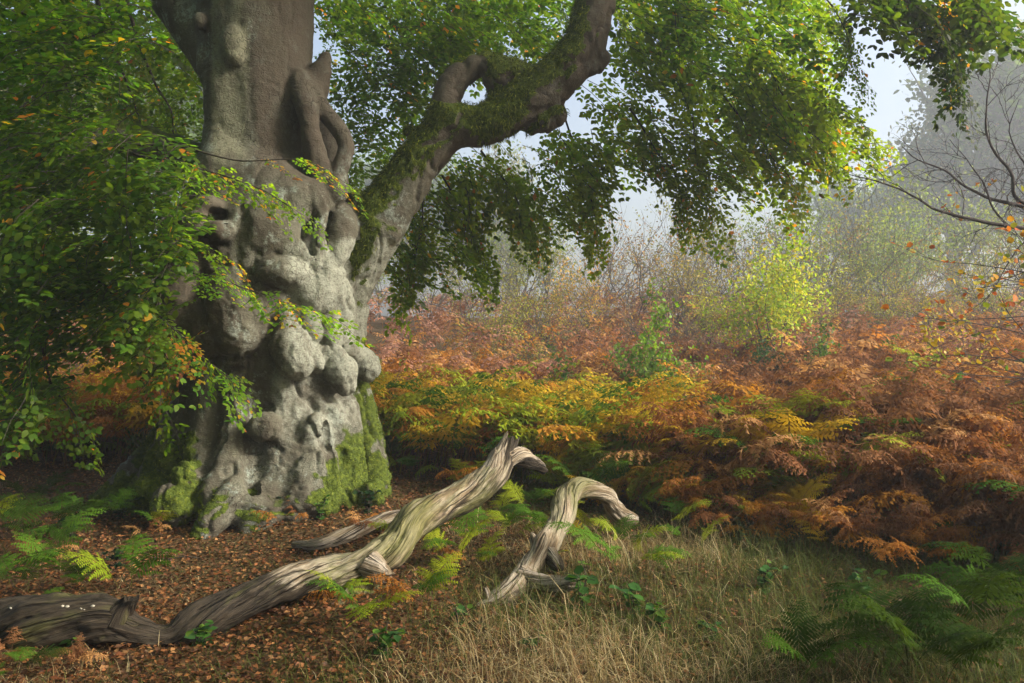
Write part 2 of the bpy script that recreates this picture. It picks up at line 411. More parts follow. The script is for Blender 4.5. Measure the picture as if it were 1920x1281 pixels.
# great limb: lower stem, mossy bow, bent side strand that closes a window
LY = 8.0
lp = [(662, 520, 44), (695, 440, 54), (742, 368, 49), (800, 285, 44), (848, 236, 42)]
chain([P(x, y, LY) for x, y, r in lp], np.array([r for _, _, r in lp]) * M, k=0.08, lab=LIMB)
lp = [(848, 236, 40), (900, 239, 39), (945, 218, 41), (990, 186, 45), (1040, 150, 45), (1080, 110, 42), (1104, 60, 39), (1116, 0, 37), (1122, -70, 36), (1120, -150, 34)]
chain([P(x, y, LY - .02) for x, y, r in lp], np.array([r for _, _, r in lp]) * M, k=0.05, lab=LIMB)
lp = [(822, 235, 30), (834, 195, 27), (848, 158, 25), (874, 132, 22), (908, 122, 20), (940, 132, 26), (985, 142, 28)]
chain([P(x, y, LY - .05) for x, y, r in lp], np.array([r for _, _, r in lp]) * M, k=0.035, lab=LIMB)
for x, y, rr, dy in ((938, 142, 33, -.05), (938, 172, 24, -.02), (912, 108, 11, -.05), (968, 128, 12, -.08), (1128, 112, 17, 0), (1118, 128, 16, -.05), (1022, 226, 24, -.02), (995, 240, 16, 0), (1040, 215, 24, 0), (770, 248, 15, .05), (664, 366, 13, -.15)):
    ball(P(x, y, LY + dy), np.array([rr, rr, rr]) * M, k=0.04, lab=LIMB)
chain([P(700, 470, 7.85), P(712, 430, 7.82), P(735, 440, 7.85)], np.array([20, 22, 16]) * M, k=0.05, lab=LIMB)

def surface_nets(F, org, h):
    ins = F < 0; nx, ny, nz = F.shape
    cnt = np.zeros((nx - 1, ny - 1, nz - 1), dtype=np.int8)
    for dx in (0, 1):
        for dy in (0, 1):
            for dz in (0, 1):
                cnt += ins[dx:nx - 1 + dx, dy:ny - 1 + dy, dz:nz - 1 + dz]
    act = (cnt > 0) & (cnt < 8); cells = np.argwhere(act)
    idx = np.full(act.shape, -1, dtype=np.int32); idx[act] = np.arange(len(cells))
    cs = [(dx, dy, dz) for dx in (0, 1) for dy in (0, 1) for dz in (0, 1)]
    val = np.stack([F[cells[:, 0] + c[0], cells[:, 1] + c[1], cells[:, 2] + c[2]] for c in cs], 1)
    acc = np.zeros((len(cells), 3)); n = np.zeros(len(cells))
    for i in range(8):
        for j in range(i + 1, 8):
            if sum(abs(p - q) for p, q in zip(cs[i], cs[j])) != 1: continue
            a, b = val[:, i], val[:, j]; m = (a < 0) != (b < 0)
            t = np.where(m, a / np.where(m, a - b, 1), 0)
            pt = np.array(cs[i])[None] + t[:, None] * (np.array(cs[j]) - np.array(cs[i]))[None]
            acc += pt * m[:, None]; n += m
    v = org + h * (cells + acc / n[:, None]); faces = []
    for ax in range(3):
        o1, o2 = (ax + 1) % 3, (ax + 2) % 3
        sl0 = [slice(1, -1)] * 3; sl0[ax] = slice(0, -1); sl1 = list(sl0); sl1[ax] = slice(1, None)
        a, b = ins[tuple(sl0)], ins[tuple(sl1)]
        e = np.argwhere(a != b); flip = a[tuple(e.T)]; c = e.copy(); c[:, o1] += 1; c[:, o2] += 1
        def cell(d1, d2):
            q = c.copy(); q[:, o1] -= d1; q[:, o2] -= d2; return idx[q[:, 0], q[:, 1], q[:, 2]]
        f = np.stack([cell(1, 1), cell(0, 1), cell(0, 0), cell(1, 0)], 1)
        f[~flip] = f[~flip][:, ::-1]; faces.append(f)
    return v, np.concatenate(faces)

SDF[:, :, 0] = 1; SDF[:, :, -1] = 1; SDF[0] = 1; SDF[-1] = 1; SDF[:, 0] = 1; SDF[:, -1] = 1
tv, tf = surface_nets(SDF, G0, H)
tf = tf[(tf >= 0).all(1)]
ci = np.clip(((tv - G0) / H).astype(int), 0, np.array(SDF.shape) - 1); vlab = LAB[ci[:, 0], ci[:, 1], ci[:, 2]]
def vnormals(v, f):
    n = np.zeros_like(v); fn = np.cross(v[f[:, 2]] - v[f[:, 0]], v[f[:, 3]] - v[f[:, 1]])
    for k in range(4): np.add.at(n, f[:, k], fn)
    return norm(n)
def relax(v, f, it=2, w=0.5):
    for _ in range(it):
        s = np.zeros_like(v); c = np.zeros(len(v))
        for k in range(4):
            np.add.at(s, f[:, k], v[f[:, (k + 1) % 4]] + v[f[:, (k - 1) % 4]]); np.add.at(c, f[:, k], 2)
        v = v + w * (s / np.maximum(c, 1)[:, None] - v)
    return v
tv = relax(tv, tf, 1)
tn = vnormals(tv, tf)
hs = np.where(vlab == LIMB, 0.7, np.clip((3.4 - tv[:, 2]) / 1.6, 0.25, 1.0))
st = tv * np.array([1, 1, 0.35])
sm = np.where(vlab == BURR, 0.3, 1.0)
wq = tv + 0.25 * np.stack([fbm(tv, 2.0, 2, 51), fbm(tv, 2.0, 2, 61), fbm(tv, 2.0, 2, 71)], 1)
disp = (fbm(tv, 2.0, 2, 1) - 0.5) * 0.085 * hs * sm + (fbm(st, 6.0, 3, 9) - 0.5) * 0.042 * hs * sm + (fbm(wq, 13.0, 4, 4) - 0.5) * 0.042 * np.clip(hs, .35, 1)
rid = 1 - np.abs(fbm(wq * np.array([1, 1, 0.6]), 3.5, 3, 17) * 2 - 1)
disp -= np.clip(rid - 0.90, 0, 1) * 0.34 * hs * sm
rid2 = 1 - np.abs(fbm(wq * np.array([1, 1, 2.6]), 5.0, 2, 23) * 2 - 1)
disp -= np.clip(rid2 - 0.86, 0, 1) * 0.07 * np.clip(hs, .3, 1)
tv = tv + tn * disp[:, None]
tn = vnormals(tv, tf)
# how mossy: tops of limb and roots, foot of the trunk, the rear right column
tpx = 960 + tv[:, 0] / tv[:, 1] * FPX; tpz = tv[:, 2]
nz1 = fbm(tv, 3.0, 4, 31); nz2 = fbm(tv, 11.0, 3, 41)
isl = vlab == LIMB
root = sstep(0.62, 0.12, tpz + 0.0) * (0.40 + 0.9 * sstep(-0.1, 0.7, tn[:, 2])) * (0.55 + 0.45 * sstep(395, 330, tpx) + 0.45 * sstep(530, 600, tpx) * 1.0)
butt = sstep(540, 610, tpx) * sstep(1.05, 0.75, tpz) * (0.40 + 0.35 * sstep(0.9, 0.3, tpz))
lroot = sstep(420, 350, tpx) * sstep(1.15, 0.5, tpz) * 0.8
colm = sstep(640, 662, tpx) * sstep(2.35, 2.1, tpz) * sstep(-0.4, 0.1, tn[:, 0]) * sstep(7.75, 7.9, tv[:, 1]) * 0.62
moss = np.maximum.reduce([root, butt, lroot, colm])
moss = np.where(~isl, sstep(0.30, 0.80, moss * (1.9 * nz1 + 1.3 * nz2 - 0.62)), 0)
lm = tn[:, 2] * 0.75 - tn[:, 0] * 0.45 - tn[:, 1] * 0.15
lm = lm + 0.55 * sstep(870, 905, tpx) * sstep(1010, 960, tpx) * sstep(3.1, 3.3, tpz) * sstep(3.9, 3.7, tpz) - 0.8 * sstep(3.72, 3.80, tpz) * sstep(930, 900, tpx)
lm = lm - 0.5 * sstep(1075, 1120, tpx)
moss = np.where(isl, sstep(-0.05, 0.55, lm + 0.32 + (nz1 - 0.5) * 0.9 + (nz2 - .5) * .5), moss)
tpy = CYP + (CZ - tv[:, 2]) / tv[:, 1] * FPX
nz3 = fbm(tv * np.array([1, 1, .5]), 5.0, 4, 83)
pale = np.maximum(sstep(500, 570, tpx) * sstep(425, 470, tpy) * sstep(770, 690, tpy), .6 * sstep(470, 540, tpx) * sstep(640, 720, tpy) * sstep(930, 800, tpy)); pale = np.clip(pale * (0.2 + 1.5 * nz3), 0, 1)  # sunlit brightness of shoulder and lower right front painted in as paler bark
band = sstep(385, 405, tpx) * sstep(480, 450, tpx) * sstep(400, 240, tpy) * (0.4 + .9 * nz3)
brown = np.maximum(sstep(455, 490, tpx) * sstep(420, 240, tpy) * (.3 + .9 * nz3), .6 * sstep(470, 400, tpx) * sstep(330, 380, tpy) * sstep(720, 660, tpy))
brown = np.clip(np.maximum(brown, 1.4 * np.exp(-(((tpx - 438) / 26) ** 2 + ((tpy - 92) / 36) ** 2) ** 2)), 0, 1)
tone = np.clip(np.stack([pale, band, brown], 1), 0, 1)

bark, nt, nn, ln = new_mat('beech_bark')
o_ = nn('ShaderNodeOutputMaterial'); tc = nn('ShaderNodeTexCoord')
def noi(scale, detail=4, stretch=(1, 1, 1), rough=0.6):
    mp = nn('ShaderNodeMapping'); mp.inputs['Scale'].default_value = stretch; ln(tc.outputs['Object'], mp.inputs[0])
    n = N(nt, 'ShaderNodeTexNoise', Scale=scale); n.inputs['Detail'].default_value = detail; n.inputs['Roughness'].default_value = rough
    ln(mp.outputs[0], n.inputs['Vector']); return n.outputs[0]
def mixc(f, a, b, t='MIX'):
    m = N(nt, 'ShaderNodeMix', data_type='RGBA', blend_type=t)
    if isinstance(f, float): m.inputs[0].default_value = f
    else: ln(f, m.inputs[0])
    for k, q in ((6, a), (7, b)):
        if isinstance(q, tuple): m.inputs[k].default_value = (*q, 1)
        else: ln(q, m.inputs[k])
    return m.outputs[2]
def rmp(v, stops):
    r = ramp(nt, stops); ln(v, r.inputs[0]); return r.outputs[0]
big = noi(1.6, 5); streak = noi(5.0, 5, (1, 1, 0.16)); fine = noi(55.0, 5, (1, 1, 1.8), 0.7); spot = noi(16.0, 6, (1, 1, 1), 0.75); wr = noi(9.0, 4, (1, 1, 4.0))
col = rmp(big, [(0.30, (0.070, 0.060, 0.042)), (0.5, (0.145, 0.140, 0.102)), (0.7, (0.22, 0.228, 0.175))])
col = mixc(rmp(streak, [(0.42, (0, 0, 0)), (0.62, (0.75,) * 3)]), col, (0.055, 0.042, 0.028))
col = mixc(rmp(spot, [(0.60, (0, 0, 0)), (0.64, (0.75,) * 3)]), col, (0.26, 0.275, 0.22))
lich = noi(4.2, 8, (1, 1, 0.8), 0.78)
col = mixc(rmp(lich, [(0.55, (0, 0, 0)), (0.60, (0.85,) * 3)]), col, (0.29, 0.335, 0.285))
col = mixc(rmp(fine, [(0.35, (0.55,) * 3), (0.6, (0, 0, 0))]), col, (0.06, 0.05, 0.035))
vor = N(nt, 'ShaderNodeTexVoronoi', feature='DISTANCE_TO_EDGE', Scale=14.0); vmp = nn('ShaderNodeMapping'); vmp.inputs['Scale'].default_value = (1, 1, .55)
wn = N(nt, 'ShaderNodeTexNoise', Scale=6.0); ln(tc.outputs['Object'], wn.inputs['Vector']); wa = N(nt, 'ShaderNodeVectorMath', operation='MULTIPLY_ADD'); ln(wn.outputs['Color'], wa.inputs[0]); wa.inputs[1].default_value = (.25, .25, .25); ln(tc.outputs['Object'], wa.inputs[2])
ln(wa.outputs[0], vmp.inputs[0]); ln(vmp.outputs[0], vor.inputs['Vector'])
crk = rmp(vor.outputs['Distance'], [(0.0, (1, 1, 1)), (0.045, (0, 0, 0))]); crm = N(nt, 'ShaderNodeMath', operation='MULTIPLY'); ln(crk, crm.inputs[0]); ln(rmp(big, [(.50, (0, 0, 0)), (.66, (.8, .8, .8))]), crm.inputs[1])
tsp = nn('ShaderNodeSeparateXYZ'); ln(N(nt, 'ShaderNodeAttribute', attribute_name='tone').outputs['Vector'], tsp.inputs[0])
def soft(v, lo, hi):
    m = N(nt, 'ShaderNodeMath', operation='MULTIPLY_ADD'); ln(spot, m.inputs[0]); m.inputs[1].default_value = .7; ln(v, m.inputs[2]); return rmp(m.outputs[0], [(lo, (0, 0, 0)), (hi, (.8,) * 3)])
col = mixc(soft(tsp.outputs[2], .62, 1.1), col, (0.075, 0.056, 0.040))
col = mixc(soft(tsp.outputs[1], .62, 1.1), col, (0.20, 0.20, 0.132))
col = mixc(soft(tsp.outputs[0], .68, 1.15), col, (0.30, 0.31, 0.25))  # painted highlight on the right of the trunk
col = mixc(rmp(noi(34.0, 6, (1, 1, 1.3), .75), [(0.36, (.75,) * 3), (0.50, (0, 0, 0))]), col, (0.075, 0.066, 0.046))
col = mixc(rmp(noi(7.0, 6, (1, 1, .35), .7), [(0.36, (.7,) * 3), (0.48, (0, 0, 0))]), col, (0.085, 0.074, 0.052))
col = mixc(crm.outputs[0], col, (0.03, 0.024, 0.016))
am = N(nt, 'ShaderNodeAttribute', attribute_name='moss').outputs['Fac']
mossn = noi(30.0, 5)
mcol = rmp(mossn, [(0.3, (0.028, 0.044, 0.005)), (0.55, (0.080, 0.110, 0.010)), (0.75, (0.16, 0.18, 0.018))])
ms = N(nt, 'ShaderNodeMath', operation='ADD'); ln(am, ms.inputs[0]); ms2 = N(nt, 'ShaderNodeMath', operation='MULTIPLY_ADD'); ln(spot, ms2.inputs[0]); ms2.inputs[1].default_value = 0.9; ms2.inputs[2].default_value = -0.45; ln(ms2.outputs[0], ms.inputs[1])
mfac = rmp(ms.outputs[0], [(0.38, (0, 0, 0)), (0.62, (1, 1, 1))])
col = mixc(mfac, col, mcol)
pb = N(nt, 'ShaderNodeBsdfPrincipled', Roughness=0.78); pb.inputs['Specular IOR Level'].default_value = 0.22
ln(col, pb.inputs['Base Color'])
hh = N(nt, 'ShaderNodeMath', operation='MULTIPLY_ADD'); ln(fine, hh.inputs[0]); hh.inputs[1].default_value = 0.55
h2 = N(nt, 'ShaderNodeMath', operation='MULTIPLY_ADD'); ln(wr, h2.inputs[0]); h2.inputs[1].default_value = 0.3; ln(spot, h2.inputs[2]); ln(h2.outputs[0], hh.inputs[2])
hc = N(nt, 'ShaderNodeMath', operation='MULTIPLY_ADD'); ln(crm.outputs[0], hc.inputs[0]); hc.inputs[1].default_value = -.6; ln(hh.outputs[0], hc.inputs[2]); hh = hc
h3 = N(nt, 'ShaderNodeMath', operation='MULTIPLY_ADD'); ln(mfac, h3.inputs[0]); ln(mossn, h3.inputs[1]); ln(hh.outputs[0], h3.inputs[2])
bp = N(nt, 'ShaderNodeBump', Strength=1.0, Distance=0.02); ln(h3.outputs[0], bp.inputs['Height']); ln(bp.outputs[0], pb.inputs['Normal'])
ln(pb.outputs[0], o_.inputs[0])

base = np.array([TX, TY, 0.1])
beech = obj('beech_tree', None, loc=base, label='ancient gnarled beech with bulging burred trunk and one long mossy limb', cat='tree')
def split_part(name, keep_faces, parent):
    f = tf[keep_faces]; u, inv = np.unique(f, return_inverse=True)
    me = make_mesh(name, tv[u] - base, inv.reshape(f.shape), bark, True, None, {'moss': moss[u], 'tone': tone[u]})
    me.normals_split_custom_set_from_vertices(tn[u].tolist())
    return obj(name, me, parent)
flab = np.sort(vlab[tf], 1)[:, 1]
trunk = split_part('trunk', flab == 0, beech)
limb = split_part('limb', flab == LIMB, beech)
# every burr that stands apart is a piece of the trunk
bf = np.where(flab == BURR)[0]; par = np.arange(len(tv))
def components(f):
    lab = np.arange(len(tv))
    while True:
        m = lab[f].min(1); new = lab.copy()
        for k in range(4): np.minimum.at(new, f[:, k], m)
        new = new[new]
        if (new == lab).all(): return lab
        lab = new
cl = components(tf[bf])[tf[bf][:, 0]]
for c in np.unique(cl):
    sel = bf[cl == c]
    if len(sel) > 25: split_part('burr', np.isin(np.arange(len(tf)), sel), trunk)
    else: split_part('bark_knot', np.isin(np.arange(len(tf)), sel), trunk)
# the stem and limb go on above the picture
bark_parts = []
for pts, rs in (([P(482, -120, 8.05), P(470, -420, 8.1), P(430, -800, 8.3), P(400, -1300, 8.6)], [.50, .44, .34, .16]),
                ([P(1120, -130, 8), P(1140, -330, 7.9), P(1230, -560, 7.8), P(1400, -800, 7.6)], [.165, .15, .11, .05]),
                ([P(252, -110, 8.3), P(160, -300, 8.4), P(20, -500, 8.3), P(-200, -700, 8.1)], [.175, .15, .11, .05])):
    q, _ = resample(np.c_[np.array(pts), rs], 0.12); v, f = tube(q[:, :3], q[:, 3], 20)
    me = make_mesh('upper_stem', v - base, f, bark, True, None, {'moss': np.zeros(len(v))}); obj('upper_stem', me, beech)
# ------------------------------------------------------------------ foliage helpers
LEAF_UV = np.array([(0, 0, 0), (.30, -.30, .05), (.68, -.26, .06), (1, 0, -.04), (.68, .26, .06), (.30, .30, .05), (.5, 0, -.02)])
LEAF_F = np.array([(0, 1, 6), (1, 2, 6), (2, 3, 6), (3, 4, 6), (4, 5, 6), (5, 0, 6)])
LEAF_UV4 = np.array([(0, 0, 0), (.32, -.30, .06), (.70, -.24, .06), (1, 0, -.03), (.70, .24, .06), (.32, .30, .06)])
LEAF_F4 = np.array([(0, 1, 5), (1, 2, 5), (2, 4, 5), (2, 3, 4)])
def leaves_mesh(pos, d, n, size, col, uv=LEAF_UV4, ff=LEAF_F4):
    d = norm(d); n = n - d * (n * d).sum(-1, keepdims=True); n = norm(n); s = np.cross(n, d)
    k = len(uv)
    v = pos[:, None] + size[:, None, None] * (uv[None, :, 0:1] * d[:, None] + uv[None, :, 1:2] * s[:, None] + uv[None, :, 2:3] * n[:, None])
    f = (np.arange(len(pos)) * k)[:, None, None] + ff[None]
    return v.reshape(-1, 3), f.reshape(-1, 3), np.repeat(col, k, axis=0)

def spray_template(rng, L=0.55, wide=0.24, leaf=0.068):
    """flat zig-zag beech spray along +X: leaf base, direction, normal, size and twig polylines"""
    pos, dr, nr, sz, tw = [], [], [], [], []
    def z(x, y): return -0.30 * x * x / L - 0.35 * y * y + 0.02 * math.sin(9 * x)
    xs = np.linspace(0, L, 8); tw.append((np.array([(x, 0.012 * math.sin(14 * x), z(x, 0)) for x in xs]), 0.004))
    side = 1; x = 0.04
    while x < L:
        ln_ = wide * (1 - 0.75 * x / L) * rng.uniform(.6, 1.15); ang = math.radians(rng.uniform(38, 58)) * side
        m = max(2, int(ln_ / 0.030))
        pts = []
        for i in range(m + 1):
            q = ln_ * i / m; X = x + q * math.cos(ang); Y = q * math.sin(ang); pts.append((X, Y, z(X, Y)))
            if i == 0: continue
            sg = 1 if i % 2 else -1
            for rep_ in range(2 if i == m else 1):
                la = ang + sg * math.radians(rng.uniform(30, 70)) * (0.4 if rep_ else 1)
                pos.append(pts[-1]); dr.append((math.cos(la), math.sin(la), rng.uniform(-.5, .05))); nr.append((rng.normal(0, .28), rng.normal(0, .28), 1)); sz.append(leaf * rng.uniform(.65, 1.2)); sg = -sg
        if ln_ > 0.08: tw.append((np.array(pts), 0.0022))
        side = -side; x += rng.uniform(.04, .065)
    for k in range(3):
        pos.append((L, 0, z(L, 0))); dr.append((1, rng.uniform(-.6, .6), -.3)); nr.append((rng.normal(0, .2), rng.normal(0, .2), 1)); sz.append(leaf * rng.uniform(.7, 1.1))
    return np.array(pos), np.array(dr), np.array(nr), np.array(sz), tw
_tr = np.random.default_rng(77)
SPRAYS = [spray_template(_tr, _tr.uniform(.45, .65), _tr.uniform(.18, .28)) for _ in range(10)]

def basis(ax, up):
    ax = norm(ax); up = norm(up - ax * (up * ax).sum(-1, keepdims=True)); return np.stack([ax, np.cross(up, ax), up], -1)   # columns

GREENS = np.array([(0.045, 0.115, 0.010), (0.062, 0.140, 0.012), (0.090, 0.155, 0.012), (0.036, 0.092, 0.010), (0.075, 0.125, 0.008)])
AUTUMN = np.array([(0.42, 0.16, 0.02), (0.36, 0.22, 0.02), (0.24, 0.085, 0.02), (0.34, 0.28, 0.03)])
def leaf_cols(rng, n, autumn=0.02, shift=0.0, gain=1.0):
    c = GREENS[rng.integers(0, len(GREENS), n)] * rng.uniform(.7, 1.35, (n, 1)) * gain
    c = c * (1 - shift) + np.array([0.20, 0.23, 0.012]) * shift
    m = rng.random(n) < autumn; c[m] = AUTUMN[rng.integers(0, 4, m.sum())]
    return c

class Foliage:
    def __init__(s): s.leaf = Acc(); s.twig = Acc()
    def spray(s, rng, o, ax, up, scale=1.0, autumn=.02, shift=0., gain=1., keep=None, twigs=True, thin=1.0):
        pos, dr, nr, sz, tw = SPRAYS[rng.integers(0, len(SPRAYS))]
        B = basis(np.asarray(ax, float), np.asarray(up, float)) * 1.0
        if thin < 1:
            m = rng.random(len(pos)) < thin; pos, dr, nr, sz = pos[m], dr[m], nr[m], sz[m]
        p = o + scale * pos @ B.T; d = dr @ B.T; n = nr @ B.T
        # spray colour runs from green to turning together
        tone = rng.uniform(.75, 1.25); au = autumn * (6 if rng.random() < .12 else .35)
        c = leaf_cols(rng, len(p), au, shift * rng.uniform(.3, 1.5), gain * tone)
        if keep is not None: keep.append((p, d, n, sz * scale, c))
        else: s.leaf.add(*leaves_mesh(p, d, n, sz * scale, c))
        if twigs:
            for pts, r in tw[:1] if keep is None else tw:
                pts = pts[::2] if len(pts) > 5 else pts
                v, f = tube(o + scale * pts @ B.T, np.linspace(r, r * .4, len(pts)) * scale, 3); s.twig.add(v, f)

def in_poly(pts, poly):
    poly = np.asarray(poly, float); x, y = pts[:, 0], pts[:, 1]; ins = np.zeros(len(pts), bool); j = len(poly) - 1
    for i in range(len(poly)):
        xi, yi = poly[i]; xj, yj = poly[j]
        c = ((yi > y) != (yj > y)) & (x < (xj - xi) * (y - yi) / (yj - yi + 1e-12) + xi); ins ^= c; j = i
    return ins
def fill(rng, poly, n):
    poly = np.asarray(poly, float); lo, hi = poly.min(0), poly.max(0); out = np.zeros((0, 2))
    while len(out) < n:
        p = rng.uniform(lo, hi, (n * 3, 2)); out = np.vstack([out, p[in_poly(p, poly)]])
    return out[:n]

bleaf = leaf_mat('beech_leaf', trans=0.62, rough=0.5, spec=0.2, tint=(2.5, 2.4, .7))
twig_m = plain_mat('twig_bark', (0.030, 0.024, 0.018), (0.075, 0.062, 0.048), 25, 0.85, 0.2)
rng = np.random.default_rng(3)
crown = Foliage(); centre = P(482, 100, 8.05)
def spread(poly, n, y0, y1, droop=.35, autumn=.02, shift=0., gain=1., scale=(.85, 1.25), away=centre, fac=2, thin=1.0, clump=0.0):
    """sprays hung through a volume of the crown"""
    pts = fill(rng, poly, int(n * 2.2))
    Y = rng.uniform(y0, y1, len(pts))
    w = np.stack([P(a, b, c) for (a, b), c in zip(pts, Y)])
    g = vnoise(w, 1.5, 13); k = np.argsort(-(g * clump + rng.random(len(g)) * (1 - clump)))[:n]; w = w[k]
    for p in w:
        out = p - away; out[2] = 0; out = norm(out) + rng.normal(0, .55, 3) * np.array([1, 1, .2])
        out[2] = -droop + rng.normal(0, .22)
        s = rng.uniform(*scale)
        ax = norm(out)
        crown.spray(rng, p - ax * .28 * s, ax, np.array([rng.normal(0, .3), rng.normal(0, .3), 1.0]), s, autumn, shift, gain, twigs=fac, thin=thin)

# hanging curtain right of the limb
spread([(1150, -40), (1540, -40), (1580, 60), (1540, 150), (1600, 230), (1590, 300), (1520, 290), (1450, 340), (1360, 350), (1330, 390), (1290, 400), (1250, 310), (1190, 350), (1120, 330), (1030, 290), (1160, 130)], 300, 8.3, 10.6, .55, .02, .35, clump=.45)
spread([(1180, -40), (1520, -40), (1520, 60), (1420, 160), (1250, 120), (1180, 60)], 60, 7.6, 9.0, .4, .015, .05, .85)
# behind the limb, pierced by sky; lowered gain puts shade into the leaf colour
spread([(590, -40), (1090, -40), (1060, 110), (860, 130), (760, 240), (700, 330), (640, 350), (610, 180)], 240, 9.2, 12.0, .25, .015, .06, .7, clump=.5)
spread([(590, -40), (1100, -40), (1060, 70), (860, 90), (640, 90)], 60, 8.4, 10.5, .25, .015, .05, .8)
# under the limb
spread([(880, 290), (1060, 260), (1150, 320), (1170, 380), (1110, 430), (1060, 400), (1000, 440), (960, 420), (900, 400), (820, 380)], 70, 8.8, 10.2, .6, .03, .45, clump=.5)
spread([(720, 440), (800, 350), (900, 360), (880, 470), (850, 510), (790, 500), (740, 540)], 42, 8.6, 9.8, .55, .02, .25, clump=.5)
# dark mass left of the stem; lowered gain paints crown shade into its leaves
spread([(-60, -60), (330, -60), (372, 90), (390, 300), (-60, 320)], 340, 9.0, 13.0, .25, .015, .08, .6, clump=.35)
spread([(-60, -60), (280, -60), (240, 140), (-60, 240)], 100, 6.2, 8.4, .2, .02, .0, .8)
spread([(-60, 180), (200, 230), (385, 285), (430, 330), (350, 400), (320, 500), (350, 600), (270, 590), (200, 610), (120, 590), (90, 690), (100, 790), (-60, 800)], 400, 6.0, 8.6, .35, .02, .06, .8, clump=.3)
spread([(-60, 330), (300, 330), (300, 560), (140, 600), (-60, 620)], 110, 9.0, 12.5, .3, .02, .5, 1.1, clump=.4)
spread([(130, 600), (330, 590), (350, 650), (320, 720), (230, 640)], 46, 6.8, 8.0, .5, .03, .3, thin=.8)
# top right sprays, leaf colour darkened to imitate silhouettes against the mist
spread([(1590, -40), (1880, -40), (1860, 30), (1800, 90), (1720, 60), (1640, 40)], 60, 7.0, 9.0, .45, .04, .05, .3, clump=.4)
# unseen crown sprays added above the picture to shade stem, leaves, ground and air
def overhead(n, x0, x1, y0, y1, z0, z1, sc):
    for _ in range(n):
        p = np.array([rng.uniform(x0, x1), rng.uniform(y0, y1), rng.uniform(z0, z1)])
        if p[2] < CZ + 690 / FPX * p[1] + (.7 if p[1] > 6 else 1.1) * sc: continue
        ax = norm(np.array([rng.normal(), rng.normal(), -.3])); s = rng.uniform(.9, 1.3) * sc
        crown.spray(rng, p, ax, np.array([rng.normal(0, .2), rng.normal(0, .2), 1.]), s, .02, .1, twigs=0)
overhead(340, -1.5, 5.5, 7.0, 11.5, 5.2, 7.5, 1.7)
overhead(430, -9, 0.5, 3.0, 11.0, 4.6, 8.0, 1.7)
overhead(520, -9, 1.6, -5.0, 6.0, 4.7, 7.5, 2.2)

# named drooping branches: a visible dark stem with sprays along it
def branch(pts, r0, n, name='branch', droop=.5, autumn=.03, shift=.2, gain=1., scale=(.6, 1.0), keep=None, start=.15, side=1.0):
    q, s = resample(np.array([P(*p) for p in pts]), .08); m = len(q)
    q = q + (np.stack([vnoise(q, 4, 1), vnoise(q, 4, 2), vnoise(q, 4, 3)], 1) - .5) * .05
    v, f = tube(q, np.linspace(r0, r0 * .25, m), 6); b = obj(name, make_mesh(name, v - base, f, twig_m), beech)
    t = norm(np.gradient(q, axis=0))
    for i in range(n):
        k = min(m - 1, int(m * (start + (1 - start) * (i + rng.random()) / n))); sg = 1 if i % 2 else -1
        sd = np.cross(t[k], [0, 0, 1]); ax = t[k] * rng.uniform(.5, 1.1) + sg * side * norm(sd) * rng.uniform(.3, .9) + np.array([0, 0, -droop * rng.uniform(.3, 1.2)])
        crown.spray(rng, q[k], ax, np.array([rng.normal(0, .25), rng.normal(0, .25), 1.]), rng.uniform(*scale), autumn, shift, gain, keep=keep)
    return b
near = []
# sprays reaching across the trunk
branch([(250, 268, 7.0), (340, 272, 6.9), (430, 296, 6.85), (520, 300, 6.8), (590, 312, 6.75), (640, 335, 6.7)], .010, 7, droop=.12, autumn=.10, gain=1.5, scale=(.45, .7), keep=near, start=.62, side=.5)
branch([(250, 285, 7.0), (360, 310, 6.8), (450, 340, 6.7), (500, 362, 6.65), (548, 392, 6.6)], .010, 13, droop=.15, autumn=.05, gain=1.45, scale=(.5, .8), keep=near, start=.2, side=.7)
branch([(240, 470, 6.8), (330, 500, 6.6), (400, 525, 6.5), (470, 540, 6.45), (530, 565, 6.4), (590, 580, 6.35)], .009, 13, droop=.15, autumn=.07, gain=1.6, scale=(.5, .78), keep=near, start=.3, side=.8)
branch([(180, 520, 6.8), (270, 570, 6.6), (330, 625, 6.5), (380, 670, 6.45), (440, 712, 6.4)], .009, 14, droop=.2, autumn=.16, gain=1.5, scale=(.5, .8), keep=near, start=.2, side=.7)
branch([(220, 380, 6.8), (300, 420, 6.6), (360, 450, 6.5), (420, 480, 6.5)], .009, 9, droop=.25, autumn=.10, gain=1.3, scale=(.5, .8), keep=near)
# pendant tips of the curtain
for pp in ([(1240, 60, 9), (1290, 180, 9), (1310, 300, 9), (1335, 425, 9)], [(1360, 60, 9), (1440, 180, 9), (1500, 240, 8.9), (1580, 270, 8.8), (1660, 268, 8.8)],
           [(1400, 100, 9.2), (1500, 160, 9), (1570, 200, 8.9), (1640, 245, 8.8)], [(1060, 220, 9.4), (1090, 310, 9.4), (1110, 380, 9.3), (1120, 445, 9.3)], [(900, 280, 9), (950, 340, 9), (985, 410, 9), (1005, 440, 9)],
           [(1330, 150, 9), (1420, 260, 9), (1470, 320, 9), (1500, 362, 9)], [(800, 340, 9), (790, 420, 9), (770, 500, 9), (752, 560, 9)], [(830, 330, 9.2), (870, 400, 9.2), (890, 450, 9.1), (908, 492, 9.1)],
           [(1180, 200, 9), (1230, 280, 9), (1265, 330, 9), (1280, 400, 9)], [(1400, 60, 8.6), (1480, 200, 8.6), (1530, 260, 8.5), (1570, 300, 8.5)]):
    branch(pp, .012, 17, droop=.7, shift=.4, autumn=.03, scale=(.6, .95))
